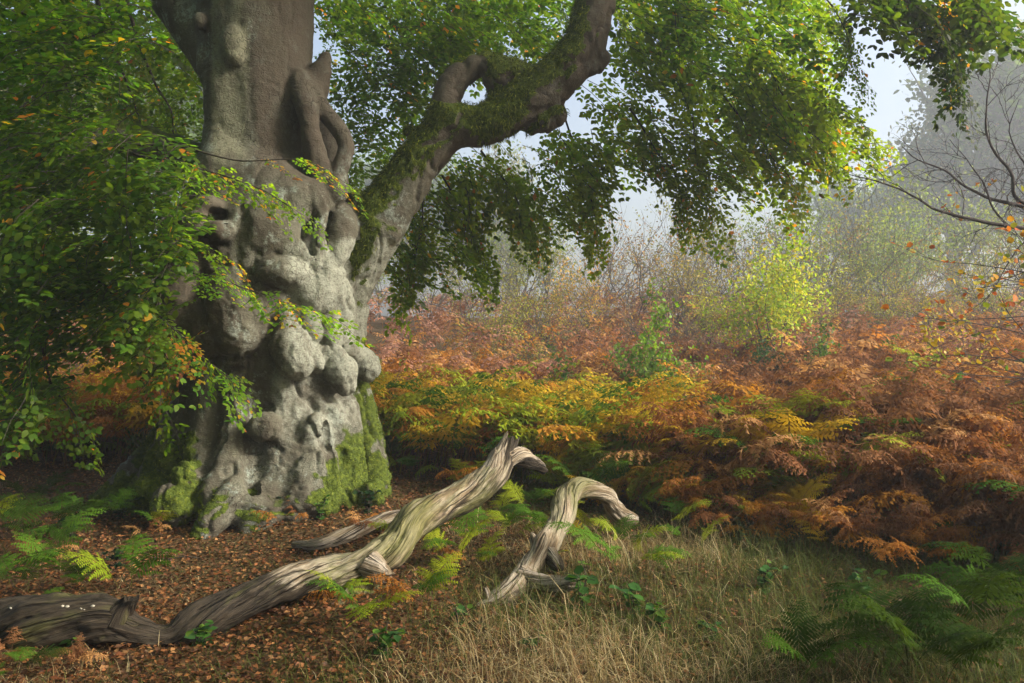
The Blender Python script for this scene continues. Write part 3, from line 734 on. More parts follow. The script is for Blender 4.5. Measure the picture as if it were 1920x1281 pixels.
branch([(1600, -40, 7.6), (1700, 0, 7.5), (1770, 60, 7.4), (1790, 110, 7.4), (1800, 165, 7.4)], .012, 24, droop=.6, autumn=.10, shift=.0, gain=.32, scale=(.55, .9))  # low gain here and on the next spray: silhouette darkness painted into leaves
branch([(1560, -60, 7.6), (1680, -10, 7.5), (1780, 15, 7.4), (1870, 40, 7.4)], .012, 18, droop=.4, autumn=.08, shift=.0, gain=.32, scale=(.5, .85))
branch([(1520, -30, 8.2), (1580, 40, 8.2), (1600, 100, 8.2), (1618, 150, 8.2)], .010, 12, droop=.5, shift=.2, gain=.8, scale=(.5, .8))
# dark hanging boughs at the upper left
for pp, r in (([(0, 25, 9), (70, 30, 9), (150, 60, 9), (190, 110, 9)], .03), ([(60, -30, 8.8), (80, 60, 8.8), (110, 120, 8.8), (140, 200, 8.8)], .028), ([(150, -30, 9), (170, 60, 9), (195, 110, 9), (235, 200, 9)], .035),
              ([(178, -30, 8.8), (200, 70, 8.8), (230, 130, 8.8), (255, 200, 8.8), (265, 230, 8.8)], .028), ([(230, -20, 9), (255, 60, 9), (290, 150, 9), (320, 210, 9), (326, 260, 9)], .024), ([(215, -20, 9.2), (225, 60, 9.2), (215, 120, 9.2)], .022),
              ([(10, 120, 8), (60, 100, 8), (110, 95, 8), (130, 60, 8)], .02), ([(0, 240, 7.5), (60, 180, 7.6), (120, 120, 7.8)], .016), ([(80, 640, 7), (95, 700, 7), (110, 740, 7), (160, 800, 7)], .014), ([(300, 560, 7.2), (312, 640, 7.2), (300, 720, 7.2), (318, 780, 7.2)], .012)):
    branch(pp, r, 5, droop=.5, shift=.2, gain=.8, scale=(.6, .9))
# mossy bough running left behind the leaves
q_, _ = resample(np.c_[np.array([P(395, 300, 8.2), P(300, 275, 8.0), P(210, 258, 7.9), P(110, 290, 7.8), P(0, 340, 7.7), P(-150, 380, 7.6)]), [.16, .15, .15, .14, .13, .1]], .05)
v, f = tube(q_[:, :3], q_[:, 3] * (1 + .25 * (vnoise(q_[:, :3], 4) - .5)), 24); v += (np.stack([vnoise(v, 8, k) for k in (1, 2, 3)], 1) - .5) * .05
obj('bough', make_mesh('bough', v - base, f, bark, True, None, {'moss': np.clip((v[:, 2] - np.repeat(q_[:, 2], 24)) / .1, 0, 1)}), beech)

# the 300 nearest leaves are leaves of their own, the rest one mass
NP = [np.concatenate([k[i] for k in near]) for i in range(5)]
pick = np.argsort(NP[0][:, 1])[:300]
lmeshes = []
lpal = np.vstack([GREENS * 1.5, AUTUMN * .9])
for c in lpal:
    vv, ff, cc = leaves_mesh(np.zeros((1, 3)), np.array([[1., 0, 0]]), np.array([[0, 0, 1.]]), np.ones(1), c[None], LEAF_UV, LEAF_F)
    lmeshes.append(make_mesh('leaf', vv, ff, bleaf, True, cc))
for k in pick:
    c = NP[4][k]; ci_ = int(np.argmin(np.abs(lpal - c).sum(1)))
    o = obj('leaf', lmeshes[ci_], beech); d = norm(NP[1][k]); B = basis(d, NP[2][k])
    o.matrix_local = Matrix(((*(B[0] * NP[3][k]), NP[0][k][0] - base[0]), (*(B[1] * NP[3][k]), NP[0][k][1] - base[1]), (*(B[2] * NP[3][k]), NP[0][k][2] - base[2]), (0, 0, 0, 1)))
rest = np.setdiff1d(np.arange(len(NP[0])), pick)
crown.leaf.add(*leaves_mesh(NP[0][rest], NP[1][rest], NP[2][rest], NP[3][rest], NP[4][rest]))
cm = crown.leaf.mesh('crown', bleaf); cm.transform(Matrix.Translation(-Vector(base)))
obj('crown', cm, beech, kind='stuff')
tm_ = crown.twig.mesh('twigs', twig_m); tm_.transform(Matrix.Translation(-Vector(base)))
obj('twig_mass', tm_, beech, kind='stuff')

# moss fuzz: short soft blades over the mossy faces of trunk and limb
mossm = leaf_mat('moss', trans=.3, rough=.8, spec=.1)
fc = tv[tf].mean(1); fn_ = norm(np.cross(tv[tf[:, 2]] - tv[tf[:, 0]], tv[tf[:, 3]] - tv[tf[:, 1]])); fmz = moss[tf].mean(1)
pr = np.clip(fmz, 0, 1) ** 2 * (0.5 + vnoise(fc, 9, 3)) * np.where(flab == LIMB, 1, .8); cand = np.where((rng.random(len(fc)) < pr) & (fmz > .3) & (fc[:, 1] < 8.6))[0]
ms_ = np.repeat(cand, np.where(flab[cand] == LIMB, 2, 1)); nb = len(ms_)
pp = fc[ms_] + rng.normal(0, .008, (nb, 3)); hang = (flab[ms_] == LIMB)
dr = fn_[ms_] * .8 + rng.normal(0, .45, (nb, 3)); dr[:, 2] -= np.where(hang, rng.uniform(.2, 1.6, nb), .1); dr = norm(dr)
ln2 = np.where(hang, rng.uniform(.02, .06, nb), rng.uniform(.008, .022, nb)); sd = norm(np.cross(dr, rng.normal(0, 1, (nb, 3)))) * .0028
dp = dr + np.array([0, 0, -.7]) * np.where(hang, 1, .3)[:, None]
v = np.stack([pp - sd, pp + sd, pp + dr * ln2[:, None] * .6 + sd * .8, pp + dr * ln2[:, None] * .6 - sd * .8, pp + (dr * .6 + norm(dp) * .4) * ln2[:, None]], 1)
f = (np.arange(nb) * 5)[:, None, None] + np.array([(0, 1, 2), (0, 2, 3), (3, 2, 4)])[None]
mc = np.array([(0.06, 0.085, 0.008), (0.11, 0.14, 0.012), (0.18, 0.20, 0.02), (0.04, 0.06, 0.008)])[rng.integers(0, 4, nb)] * rng.uniform(.7, 1.25, (nb, 1))
mc *= (0.7 + 0.7 * vnoise(pp, 5, 3))[:, None]
obj('moss', make_mesh('moss', v.reshape(-1, 3) - base, f.reshape(-1, 3), mossm, True, np.repeat(mc, 5, 0)), beech, kind='stuff')
# ------------------------------------------------------------------ dead wood on the ground
dw, nt, nn, ln = new_mat('weathered_wood')
o_ = nn('ShaderNodeOutputMaterial')
ag = N(nt, 'ShaderNodeAttribute', attribute_name='grain').outputs['Vector']
tc = nn('ShaderNodeTexCoord')
def gn(scale, st, detail=5, rough=0.65, src=None):
    mp = nn('ShaderNodeMapping'); mp.inputs['Scale'].default_value = st; ln(src or ag, mp.inputs[0])
    n = N(nt, 'ShaderNodeTexNoise', Scale=scale); n.inputs['Detail'].default_value = detail; n.inputs['Roughness'].default_value = rough
    ln(mp.outputs[0], n.inputs['Vector']); return n.outputs[0]
g1 = gn(11.0, (0.75, 2.0, 2.0)); g2 = gn(30.0, (0.40, 2.0, 2.0), 5); g3 = gn(6.0, (0.9, 1.2, 1.2), 4); g4 = gn(90.0, (0.25, 1.5, 1.5), 3)
cmp_ = nn('ShaderNodeMapping'); cmp_.inputs['Scale'].default_value = (.16, 1, 1); ln(ag, cmp_.inputs[0])
cwn = N(nt, 'ShaderNodeTexNoise', Scale=9.0); ln(ag, cwn.inputs['Vector']); cwa = N(nt, 'ShaderNodeVectorMath', operation='MULTIPLY_ADD'); ln(cwn.outputs['Color'], cwa.inputs[0]); cwa.inputs[1].default_value = (.03, .035, .035); ln(cmp_.outputs[0], cwa.inputs[2])
cv = N(nt, 'ShaderNodeTexVoronoi', feature='DISTANCE_TO_EDGE', Scale=13.0); ln(cwa.outputs[0], cv.inputs['Vector'])
crk = rmp(cv.outputs['Distance'], [(0.0, (1, 1, 1)), (0.05, (0, 0, 0))]); ckm = N(nt, 'ShaderNodeMath', operation='MULTIPLY'); ln(crk, ckm.inputs[0]); ln(rmp(gn(4.0, (1.5, 1.5, 1.5), 3), [(.42, (0, 0, 0)), (.58, (1, 1, 1))]), ckm.inputs[1]); crk = ckm.outputs[0]
dk = N(nt, 'ShaderNodeAttribute', attribute_name='decay').outputs['Fac']
mg = N(nt, 'ShaderNodeAttribute', attribute_name='moss').outputs['Fac']
col = rmp(g1, [(0.33, (0.10, 0.068, 0.038)), (0.47, (0.185, 0.138, 0.084)), (0.60, (0.36, 0.305, 0.225))])
col = mixc(rmp(g3, [(0.5, (0, 0, 0)), (0.62, (0.6,) * 3)]), col, (0.46, 0.41, 0.345))
col = mixc(rmp(g2, [(0.36, (.8,) * 3), (0.46, (0, 0, 0))]), col, (0.055, 0.038, 0.022))
col = mixc(rmp(g4, [(0.34, (0.4,) * 3), (0.48, (0, 0, 0))]), col, (0.09, 0.065, 0.04))
col = mixc(crk, col, (0.022, 0.015, 0.009))
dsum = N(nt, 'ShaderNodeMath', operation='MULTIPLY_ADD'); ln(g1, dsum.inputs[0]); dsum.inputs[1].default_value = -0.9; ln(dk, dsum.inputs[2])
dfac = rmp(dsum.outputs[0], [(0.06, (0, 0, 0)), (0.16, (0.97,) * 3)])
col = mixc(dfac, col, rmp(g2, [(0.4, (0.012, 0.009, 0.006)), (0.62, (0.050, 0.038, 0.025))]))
msum = N(nt, 'ShaderNodeMath', operation='MULTIPLY_ADD'); ln(g3, msum.inputs[0]); msum.inputs[1].default_value = 1.2; ln(mg, msum.inputs[2])
mfac2 = rmp(msum.outputs[0], [(0.75, (0, 0, 0)), (1.05, (0.75,) * 3)])
col = mixc(mfac2, col, rmp(g4, [(0.35, (0.05, 0.055, 0.012)), (0.65, (0.17, 0.165, 0.045))]))
pb = N(nt, 'ShaderNodeBsdfPrincipled', Roughness=0.8); pb.inputs['Specular IOR Level'].default_value = 0.2; ln(col, pb.inputs['Base Color'])
ha = N(nt, 'ShaderNodeMath', operation='MULTIPLY_ADD'); ln(crk, ha.inputs[0]); ha.inputs[1].default_value = -0.8; ln(g2, ha.inputs[2])
bp = N(nt, 'ShaderNodeBump', Strength=1.0, Distance=0.02); ln(ha.outputs[0], bp.inputs['Height']); ln(bp.outputs[0], pb.inputs['Normal'])
ln(pb.outputs[0], o_.inputs[0])

def wood_tube(pts, rs, org, twist=3.0, seed=0.0, decay=None, mossf=None, ridge=0.30, ragged=True, step=0.012, sides=56, flat=1.0):
    """bent dead branch: ridged, twisted grain, ragged broken ends"""
    q, s = resample(np.c_[np.asarray(pts), rs], step); p, r = q[:, :3], q[:, 3]
    t, u, w = frames(p); a = np.linspace(0, 2 * np.pi, sides, endpoint=False)
    A = a[None] + twist * s[:, None]                      # grain angle turns along the branch
    g = np.stack([np.broadcast_to(s[:, None] * 0.45, A.shape), np.cos(A) * 0.11, np.sin(A) * 0.11], -1).reshape(-1, 3)
    nzz = (fbm(g, 16.0, 3, seed) - 0.5) * 2 * ridge * 0.7 + (fbm(g, 5.0, 2, seed + 5) - 0.5) * 2 * ridge * 1.2 + (fbm(g * np.array([.6, 1, 1]), 50.0, 2, seed + 9) - 0.5) * ridge * 0.45
    cr = 1 - np.abs(fbm(g * np.array([.5, 1, 1]), 13.0, 2, seed + 3) * 2 - 1); nzz -= np.clip(cr - 0.8, 0, 1) * 1.0 * ridge * 2.2
    lump = (fbm(p, 4.0, 2, seed + 20) - 0.5) * 0.5
    R = r[:, None] * (1 + lump[:, None] + nzz.reshape(A.shape))
    if ragged:                                            # jagged break: rows near the ends slide along the axis
        pass
    ring = p[:, None] + R[..., None] * (np.cos(a)[None, :, None] * u[:, None] * flat + np.sin(a)[None, :, None] * w[:, None])
    jag = (vnoise(np.stack([np.cos(a) * 2.2, np.sin(a) * 2.2, np.full(sides, seed)], 1), 1.0) - 0.5) * 2
    e = np.clip(1 - (s[-1] - s) / (r[-1] * 2.5), 0, 1)
    ring += (e[:, None] * jag[None])[..., None] * t[:, None] * r[-1] * .9
    n = len(p); v = ring.reshape(-1, 3)
    i = np.arange(n - 1)[:, None] * sides; k = np.arange(sides)[None]; k2 = (k + 1) % sides
    f = np.stack([i + k, i + k2, i + sides + k2, i + sides + k], -1).reshape(-1, 4)
    v = np.vstack([v, p[:1] - t[:1] * r[0] * .2, p[-1:] - t[-1:] * r[-1] * 1.2]); c0, c1 = n * sides, n * sides + 1
    kk = np.arange(sides); kk2 = (kk + 1) % sides
    f = np.vstack([f, np.stack([kk2, kk, np.full(sides, c0), np.full(sides, c0)], 1)[:, [0, 1, 2, 2]], np.stack([(n - 1) * sides + kk, (n - 1) * sides + kk2, np.full(sides, c1), np.full(sides, c1)], 1)])
    quads = f[f[:, 2] != f[:, 3]]; tris = f[f[:, 2] == f[:, 3]][:, :3]
    allt = np.vstack([quads[:, [0, 1, 2]], quads[:, [0, 2, 3]], tris])
    gg = np.vstack([g, g[:1], g[-1:]]); sl = np.r_[np.repeat(s / s[-1], sides), 0, 1]
    dec = np.interp(sl, *decay) if decay else np.full(len(v), 0.25)
    dec = dec + np.r_[np.full(n * sides, 0.0), .4, .4] + 0.35 * np.r_[-np.clip((ring[..., 2] - p[:, None, 2]) / np.maximum(R, .01), -1, 1).reshape(-1), 0, 0] * 0.6  # darker towards the underside and at both end caps
    mo = np.interp(sl, *mossf) if mossf else np.full(len(v), 0.0)
    return make_mesh('wood', v - np.asarray(org), allt, dw, True, None, {'grain': gg, 'decay': dec, 'moss': mo})

def gp(px, py, lift=0.0):
    g = ground_px(px, py); g[2] += lift; return g
# the long fallen bough
L1 = [(-140, 1195, 4.45, 42), (0, 1180, 4.5, 44), (110, 1168, 4.5, 45), (200, 1165, 4.52, 46), (258, 1188, 4.55, 40), (320, 1200, 4.6, 36), (385, 1165, 4.7, 40), (440, 1138, 4.8, 39), (520, 1104, 4.95, 36), (600, 1080, 5.1, 34),
      (680, 1058, 5.25, 34), (735, 1026, 5.4, 36), (775, 980, 5.55, 35), (820, 955, 5.7, 33), (880, 925, 5.9, 30), (922, 893, 6.0, 27), (944, 858, 6.1, 21), (957, 822, 6.15, 13)]
pl = np.array([P(x, y, Y) for x, y, Y, r in L1]); rl = np.array([r / FPX * Y for x, y, Y, r in L1])
org = gp(400, 1190); log1 = obj('fallen_bough', None, loc=org, label='long twisted grey bough lying across the leaf litter, its broken end raised', cat='dead branch')
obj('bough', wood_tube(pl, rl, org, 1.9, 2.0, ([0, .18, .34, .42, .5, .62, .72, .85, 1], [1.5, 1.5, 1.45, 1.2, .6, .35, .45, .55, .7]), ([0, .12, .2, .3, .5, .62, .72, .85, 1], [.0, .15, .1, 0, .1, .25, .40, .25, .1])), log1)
def stub(pts, rs, o, root, name='branch_stub', **kw):
    return obj(name, wood_tube(np.array(pts), np.array(rs), o, **kw), root)
q = lambda *a: [P(x, y, Y) for x, y, Y in a]
stub(q((905, 905, 5.95), (928, 872, 6.0), (936, 848, 6.02)), [.07, .055, .03], org, log1, seed=4.0, decay=([0, 1], [.2, .4]), step=.008, sides=36)
stub(q((935, 870, 6.05), (968, 856, 6.15), (1000, 868, 6.3), (1018, 880, 6.4)), [.06, .06, .045, .03], org, log1, seed=6.0, decay=([0, 1], [.5, .7]), step=.008, sides=36)
stub(q((690, 1060, 5.2), (715, 1078, 5.15), (728, 1082, 5.12)), [.08, .06, .035], org, log1, seed=8.0, decay=([0, 1], [.3, .3]), step=.008, sides=36)
stub(q((215, 1165, 4.5), (235, 1135, 4.5), (246, 1122, 4.48)), [.085, .055, .04], org, log1, seed=3.0, decay=([0, 1], [1.0, .7]), mossf=([0, 1], [.2, .0]), step=.008, sides=36)
stub(q((700, 1070, 5.3), (668, 1115, 5.15), (635, 1160, 5.0), (605, 1200, 4.9)), [.08, .095, .105, .09], org, log1, name='mossy_prop', seed=14.0, decay=([0, 1], [.35, .6]), mossf=([0, 1], [.45, .5]), twist=1.0)
# little bracket fungi along the left end
fm = plain_mat('bracket_fungus', (0.30, 0.27, 0.21), (0.42, 0.39, 0.32), 30, 0.7, 0.1)
rng = np.random.default_rng(5)
def fungus_mesh():
    a = np.linspace(0, 2 * np.pi, 10, endpoint=False); v = [(0, 0, .006)]
    for rr, z in ((.6, .006), (1, .0), (.8, -.006)): v += [(.018 * rr * math.cos(t), .012 * rr * math.sin(t), z) for t in a]
    f = [(0, 1 + i, 1 + (i + 1) % 10) for i in range(10)]
    for k in (0, 1): 
        for i in range(10):
            a0, b0 = 1 + k * 10 + i, 1 + k * 10 + (i + 1) % 10; f += [(a0, a0 + 10, b0 + 10), (a0, b0 + 10, b0)]
    return make_mesh('fungus', np.array(v), np.array(f), fm)
fme = fungus_mesh()
for x, y in ((20, 1140), (28, 1144), (62, 1138), (92, 1136), (100, 1137), (118, 1136), (126, 1137), (146, 1143), (152, 1141), (158, 1143), (174, 1136)):
    o = obj('fungus', fme, log1); place(o, P(x, y, 4.42) - org + np.array([0, 0, .0]), (rng.uniform(-.3, .6), 0, rng.uniform(0, 3)), rng.uniform(.35, .9))
# the arched branch
L2 = [(1190, 975, 6.6, 11), (1165, 966, 6.5, 18), (1148, 948, 6.4, 17), (1138, 930, 6.3, 18), (1112, 918, 6.2, 17), (1082, 916, 6.1, 21), (1062, 936, 6.0, 24), (1054, 970, 5.85, 26), (1036, 1005, 5.7, 24), (1010, 1040, 5.5, 24), (985, 1070, 5.35, 22), (968, 1098, 5.2, 24), (935, 1122, 5.05, 20), (893, 1142, 4.95, 9)]
pl = np.array([P(x, y, Y) for x, y, Y, r in L2]); rl = np.array([r / FPX * Y for x, y, Y, r in L2])
org = gp(960, 1130); log2 = obj('arched_branch', None, loc=org, label='pale dead branch arching out of the grass like a handle', cat='dead branch')
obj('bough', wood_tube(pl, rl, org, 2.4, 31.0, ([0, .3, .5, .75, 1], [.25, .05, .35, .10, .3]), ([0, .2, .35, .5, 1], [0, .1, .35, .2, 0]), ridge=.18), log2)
stub(q((978, 1080, 5.25), (1020, 1092, 5.15), (1050, 1096, 5.08), (1078, 1094, 5.0)), [.075, .05, .055, .04], org, log2, name='side_arm', seed=33.0, decay=([0, 1], [.1, .2]))
stub(q((1010, 1035, 5.55), (1004, 1015, 5.6), (1000, 1008, 5.62)), [.06, .045, .03], org, log2, seed=36.0, decay=([0, 1], [.3, .5]), step=.008, sides=36)
stub(q((1030, 1040, 5.5), (1042, 1058, 5.4), (1048, 1068, 5.35)), [.06, .05, .03], org, log2, seed=39.0, decay=([0, 1], [.6, .8]), step=.008, sides=36)
stub(q((915, 1132, 5.0), (913, 1112, 5.0), (910, 1102, 5.0)), [.025, .02, .012], org, log2, seed=41.0, decay=([0, 1], [.1, .1]), step=.006, sides=24)
# thinner branch half hidden behind the long bough
org = gp(640, 1030); log3 = obj('slender_fallen_branch', None, loc=org, label='slender pale fallen branch lying behind the long bough', cat='dead branch')
pl = [gp(550, 1030, .03), gp(600, 1036, .06), gp(650, 1022, .07), gp(690, 1010, .09), gp(740, 995, .10), gp(800, 985, .05)]
obj('bough', wood_tube(pl, [.022, .05, .055, .05, .05, .03], org, 2.0, 51.0, ([0, .4, 1], [.25, .2, .7])), log3)
# ------------------------------------------------------------------ bracken and ferns
def frond(rng, L=0.7, stalk=0.35, pairs=15, nl=8, arch=85, lean=15, curl=0.0, width=0.5, wide_tri=1.0, side_bend=0.0, stalk_w=.004, n=26):
    """one arching frond rising from the origin and leaning to +X: verts, tris, kind (0 blade, 1 stalk)"""
    tot = L + stalk; s = np.linspace(0, tot, n)
    th = np.radians(lean + arch * np.clip((s - stalk * .4) / (tot - stalk * .4), 0, 1) ** 1.3)
    d = np.stack([np.sin(th), side_bend * s, np.cos(th)], 1); d = norm(d)
    p = np.vstack([[0, 0, 0], np.cumsum(d[:-1] * np.diff(s)[:, None], 0)])
    V, Fc, K = [], [], []; cnt = 0
    def add(v, f, k):
        nonlocal cnt
        V.append(v); Fc.append(np.asarray(f) + cnt); K.append(np.full(len(v), k)); cnt += len(v)
    v, f = tube(p, np.linspace(stalk_w, stalk_w * .25, n), 3); f3 = np.vstack([f[:, [0, 1, 2]], f[:, [0, 2, 3]]]); add(v, f3, 1)
    for i in range(pairs):
        u = (i / pairs) ** 0.85; sp = stalk + u * L * .97
        o = np.array([np.interp(sp, s, p[:, k]) for k in range(3)]); t = norm(np.array([np.interp(sp, s, d[:, k]) for k in range(3)]))
        for sg in (-1, 1):
            bn = np.array([0, sg, 0.0]); nrm = norm(np.cross(t, [0, 1.0, 0])) * -1
            if nrm[2] < 0: nrm = -nrm
            pl = width * L * (1 - u) ** .85 * wide_tri * rng.uniform(.8, 1.1) * (0.75 if i == 0 else 1) + .012
            a = math.radians(rng.uniform(50, 68) - 15 * u)
            pd = norm(t * math.cos(a) + bn * math.sin(a) + nrm * rng.normal(.05, .10 + curl * .5))
            m = max(2, int(nl * (1 - u) ** .6 + .5)); q = np.linspace(0.05, 1, m + 1)
            sag = -(0.22 + curl * rng.uniform(0, 1.2)) * pl * q ** 2
            cpts = o + pd * (pl * q)[:, None] + np.array([0, 0, 1.0]) * sag[:, None]
            sdv = norm(np.cross(nrm, pd)); w = pl * .20 * (1 - q[:-1] * .8) + .004
            cd = norm(np.diff(cpts, axis=0)); hw = np.linalg.norm(np.diff(cpts, axis=0), axis=1) * .46
            for g2 in (-1, 1):
                wj = (w * rng.uniform(.8, 1.2, m))[:, None]
                tip = cpts[:-1] + cd * hw[:, None] * 1.6 + sdv * g2 * wj + nrm * (rng.normal(0, .12 + curl, m)[:, None] * wj) - np.array([0, 0, 1]) * wj * (.15 + curl * .5)
                tri = np.stack([cpts[:-1] - cd * hw[:, None] * .15, cpts[:-1] + cd * hw[:, None] * 1.75, tip], 1).reshape(-1, 3)
                add(tri, np.arange(m * 3).reshape(-1, 3), 0)
    return np.concatenate(V), np.concatenate(Fc), np.concatenate(K)

PALETTE = {  # blade colours of bracken, each a short range
    'green': [(0.06, 0.14, 0.012), (0.10, 0.19, 0.015)], 'lime': [(0.15, 0.21, 0.012), (0.24, 0.25, 0.014)], 'yellow': [(0.34, 0.25, 0.015), (0.44, 0.27, 0.02)],
    'amber': [(0.36, 0.17, 0.02), (0.30, 0.13, 0.018)], 'orange': [(0.32, 0.135, 0.028), (0.24, 0.098, 0.022)], 'russet': [(0.20, 0.085, 0.034), (0.145, 0.062, 0.026)], 'brown': [(0.20, 0.095, 0.042), (0.13, 0.06, 0.028)],
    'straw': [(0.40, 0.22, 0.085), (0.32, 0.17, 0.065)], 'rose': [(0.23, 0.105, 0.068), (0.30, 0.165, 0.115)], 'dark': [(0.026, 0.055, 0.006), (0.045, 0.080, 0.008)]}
for k_ in PALETTE:
    if k_ not in ('dark', 'green'): PALETTE[k_] = [tuple(min(.8, q * 1.3) for q in c) for c in PALETTE[k_]]
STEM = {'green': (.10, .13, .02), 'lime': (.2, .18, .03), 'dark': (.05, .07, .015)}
bmat = leaf_mat('bracken', trans=0.42, rough=0.7, spec=0.04, tint=(1.15, 1.05, .7))
fr = np.random.default_rng(21)
def fr_col(rng, name, K):
    a, b = [np.array(c) for c in PALETTE[name]]; c = a + (b - a) * rng.random()
    col = np.tile(c, (len(K), 1)) * (1 + rng.normal(0, .10, (len(K), 1))); col[K == 1] = STEM.get(name, (.22, .12, .05)); return np.clip(col, .004, 1)
DRY = ('amber', 'orange', 'russet', 'brown', 'straw', 'rose')
# detailed fronds shared by the plants that can be told apart
HI = {}
for nm in PALETTE:
    dry = nm in DRY; HI[nm] = []
    for k in range(4):
        v, f, K = frond(fr, L=fr.uniform(.62, .85), stalk=fr.uniform(.25, .5), pairs=16, nl=10, arch=fr.uniform(70, 115) + (25 if dry else 0), lean=fr.uniform(5, 25), curl=.45 if dry else .06, width=.42 if dry else .5, side_bend=fr.normal(0, .25))
        HI[nm].append(make_mesh('frond', v, f, bmat, False, fr_col(fr, nm, K)))
# simpler ones for the far slope
LOW = [frond(fr, L=fr.uniform(.6, .85), stalk=fr.uniform(.3, .55), pairs=11, nl=4, arch=fr.uniform(80, 140), lean=fr.uniform(5, 25), curl=.4, width=.42, side_bend=fr.normal(0, .3), stalk_w=.005, n=8) for _ in range(8)]
MID = [frond(fr, L=fr.uniform(.6, .85), stalk=fr.uniform(.3, .55), pairs=13, nl=6, arch=fr.uniform(75, 130), lean=fr.uniform(5, 25), curl=.3, width=.45, side_bend=fr.normal(0, .3), stalk_w=.0045, n=9) for _ in range(8)]
FAR = [frond(fr, L=fr.uniform(.6, .85), stalk=fr.uniform(.3, .55), pairs=8, nl=2, arch=fr.uniform(80, 140), lean=fr.uniform(5, 25), curl=.4, width=.45, side_bend=fr.normal(0, .3), stalk_w=.006, n=6) for _ in range(6)]

def edge_y(x):
    """near edge of the bracken bed, as distance for each x"""
    return np.interp(x, [-9, -5, -3.2, -1.4, -.9, 0.2, 1.3, 2.0, 2.6, 3.3, 4.5, 7], [10.5, 10.3, 10.4, 9.6, 9.1, 8.8, 8.0, 7.2, 6.4, 5.5, 4.8, 4.3])
def colour_at(rng, p):
    """which colour a plant has turned, from where it grows"""
    x, y = p[0], p[1]; q = to_px(np.array([x, y, p[2] + .6])); px, py = q
    n = float(vnoise(np.array([[x, y, 0]]), .55, 3)[0]) + rng.normal(0, .10)
    if y > 19: return rng.choice(['rose', 'rose', 'russet', 'straw', 'brown'])
    if y > 14: return rng.choice(['russet', 'rose', 'orange', 'russet', 'brown', 'amber'] if px > 1150 else ['orange', 'rose', 'straw', 'amber', 'russet', 'rose'])
    yel = 1.15 * math.exp(-((px - 980) / 300) ** 2) * (y < 12.5) + .55 * math.exp(-((px - 1470) / 70) ** 2) * (y < 8.5) + .5 * (px < 760) * (y < 12)
    kf = 1.0 if px < 1250 else .55
    if px > 1560 and y < 14: return rng.choice(['lime', 'green', 'amber']) if rng.random() < .10 else rng.choice(['brown', 'russet', 'straw', 'orange', 'brown', 'russet'])
    if yel * 1.0 + (n - .5) * 1.1 * kf > .62: return rng.choice(['lime', 'lime', 'yellow', 'green', 'yellow', 'amber'])
    if yel + (n - .5) * kf > .32: return rng.choice(['yellow', 'amber', 'orange', 'lime', 'amber'])
    if px < 420: return rng.choice(['orange', 'amber', 'russet', 'straw', 'orange', 'yellow'])
    if n > .80: return rng.choice(['yellow', 'green', 'straw'])
    return rng.choice(['brown', 'russet', 'brown', 'straw', 'orange', 'russet', 'straw'])

rng = np.random.default_rng(8)
pts = []
while len(pts) < 4100:
    y = rng.uniform(4.6, 30) if rng.random() < .62 else rng.uniform(4.6, 15); x = rng.uniform(-.72, .72) * y
    if y < edge_y(x) + rng.normal(0, .18): continue
    if abs(x - TX) < 1.35 and abs(y - TY) < 1.3: continue
    if rng.random() > min(1, 1.2 - (y - 8) * .015): continue
    pts.append((x, y))
for _ in range(70):
    x = rng.uniform(-.5, 4.2); y = edge_y(x) - rng.uniform(.1, .9)
    pts.append((x, y))
pts = np.array(pts); pz = hgt(pts[:, 0], pts[:, 1]); P3 = np.c_[pts, pz]
order = np.argsort(pts[:, 1]); named = order[:300]; mass = order[300:]
LBL = {'green': 'fresh green bracken', 'lime': 'lime green bracken turning yellow', 'yellow': 'yellow bracken with arching fronds', 'amber': 'amber bracken clump', 'orange': 'orange withered bracken', 'russet': 'russet bracken with curled fronds', 'brown': 'dry brown collapsed bracken', 'straw': 'straw coloured dead bracken', 'rose': 'pinkish dead bracken', 'dark': 'dark green bracken'}
def zone(p):
    px = to_px(p)[0]
    return ['behind the left root', 'beside the rear root of the beech', 'behind the raised bough end', 'behind the arched branch', 'where the pale grass meets the bank', 'above the lime fern', 'above the dark ferns'][int(np.searchsorted([560, 860, 1050, 1250, 1500, 1750], px))]
for k in named:
    p = P3[k]; nm = colour_at(rng, p); root = obj('bracken', None, loc=p, label=LBL[nm] + ' ' + zone(p), cat='bracken', group=nm + ' bracken ' + zone(p))
    for j in range(rng.integers(3, 6)):
        nj = nm if rng.random() < .75 else colour_at(rng, p)
        o = obj('frond', HI[nj][rng.integers(0, 4)], root)
        yaw = rng.normal(-.55, 1.0) if rng.random() < .7 else rng.uniform(0, 6.28)
        place(o, (rng.normal(0, .07), rng.normal(0, .07), -.02), (rng.normal(0, .12), rng.normal(0, .12), yaw), rng.uniform(.8, 1.35) * (1 if p[1] > 7 else .8) * (.55 if p[1] < edge_y(p[0]) else 1))
acc = Acc()
for k in mass:
    p = P3[k]; nm = colour_at(rng, p)
    for j in range(2 if p[1] < 12 else 1):
        T_ = MID if p[1] < 11.5 else LOW if p[1] < 16 else FAR; V, Fc, K = T_[rng.integers(0, len(T_))]; a = rng.normal(-.55, 1.1) if rng.random() < .7 else rng.uniform(0, 6.28); c, s = math.cos(a), math.sin(a); sc = rng.uniform(.8, 1.3)
        acc.add((V * sc) @ np.array([[c, s, 0], [-s, c, 0], [0, 0, 1]]) + p + np.array([rng.normal(0, .1), rng.normal(0, .1), -.03]), Fc, fr_col(rng, nm if rng.random() < .8 else colour_at(rng, p), K))
obj('bracken_slope', acc.mesh('bracken_slope', bmat, False), kind='stuff', label='russet and rose bracken covering the slope behind', cat='bracken')

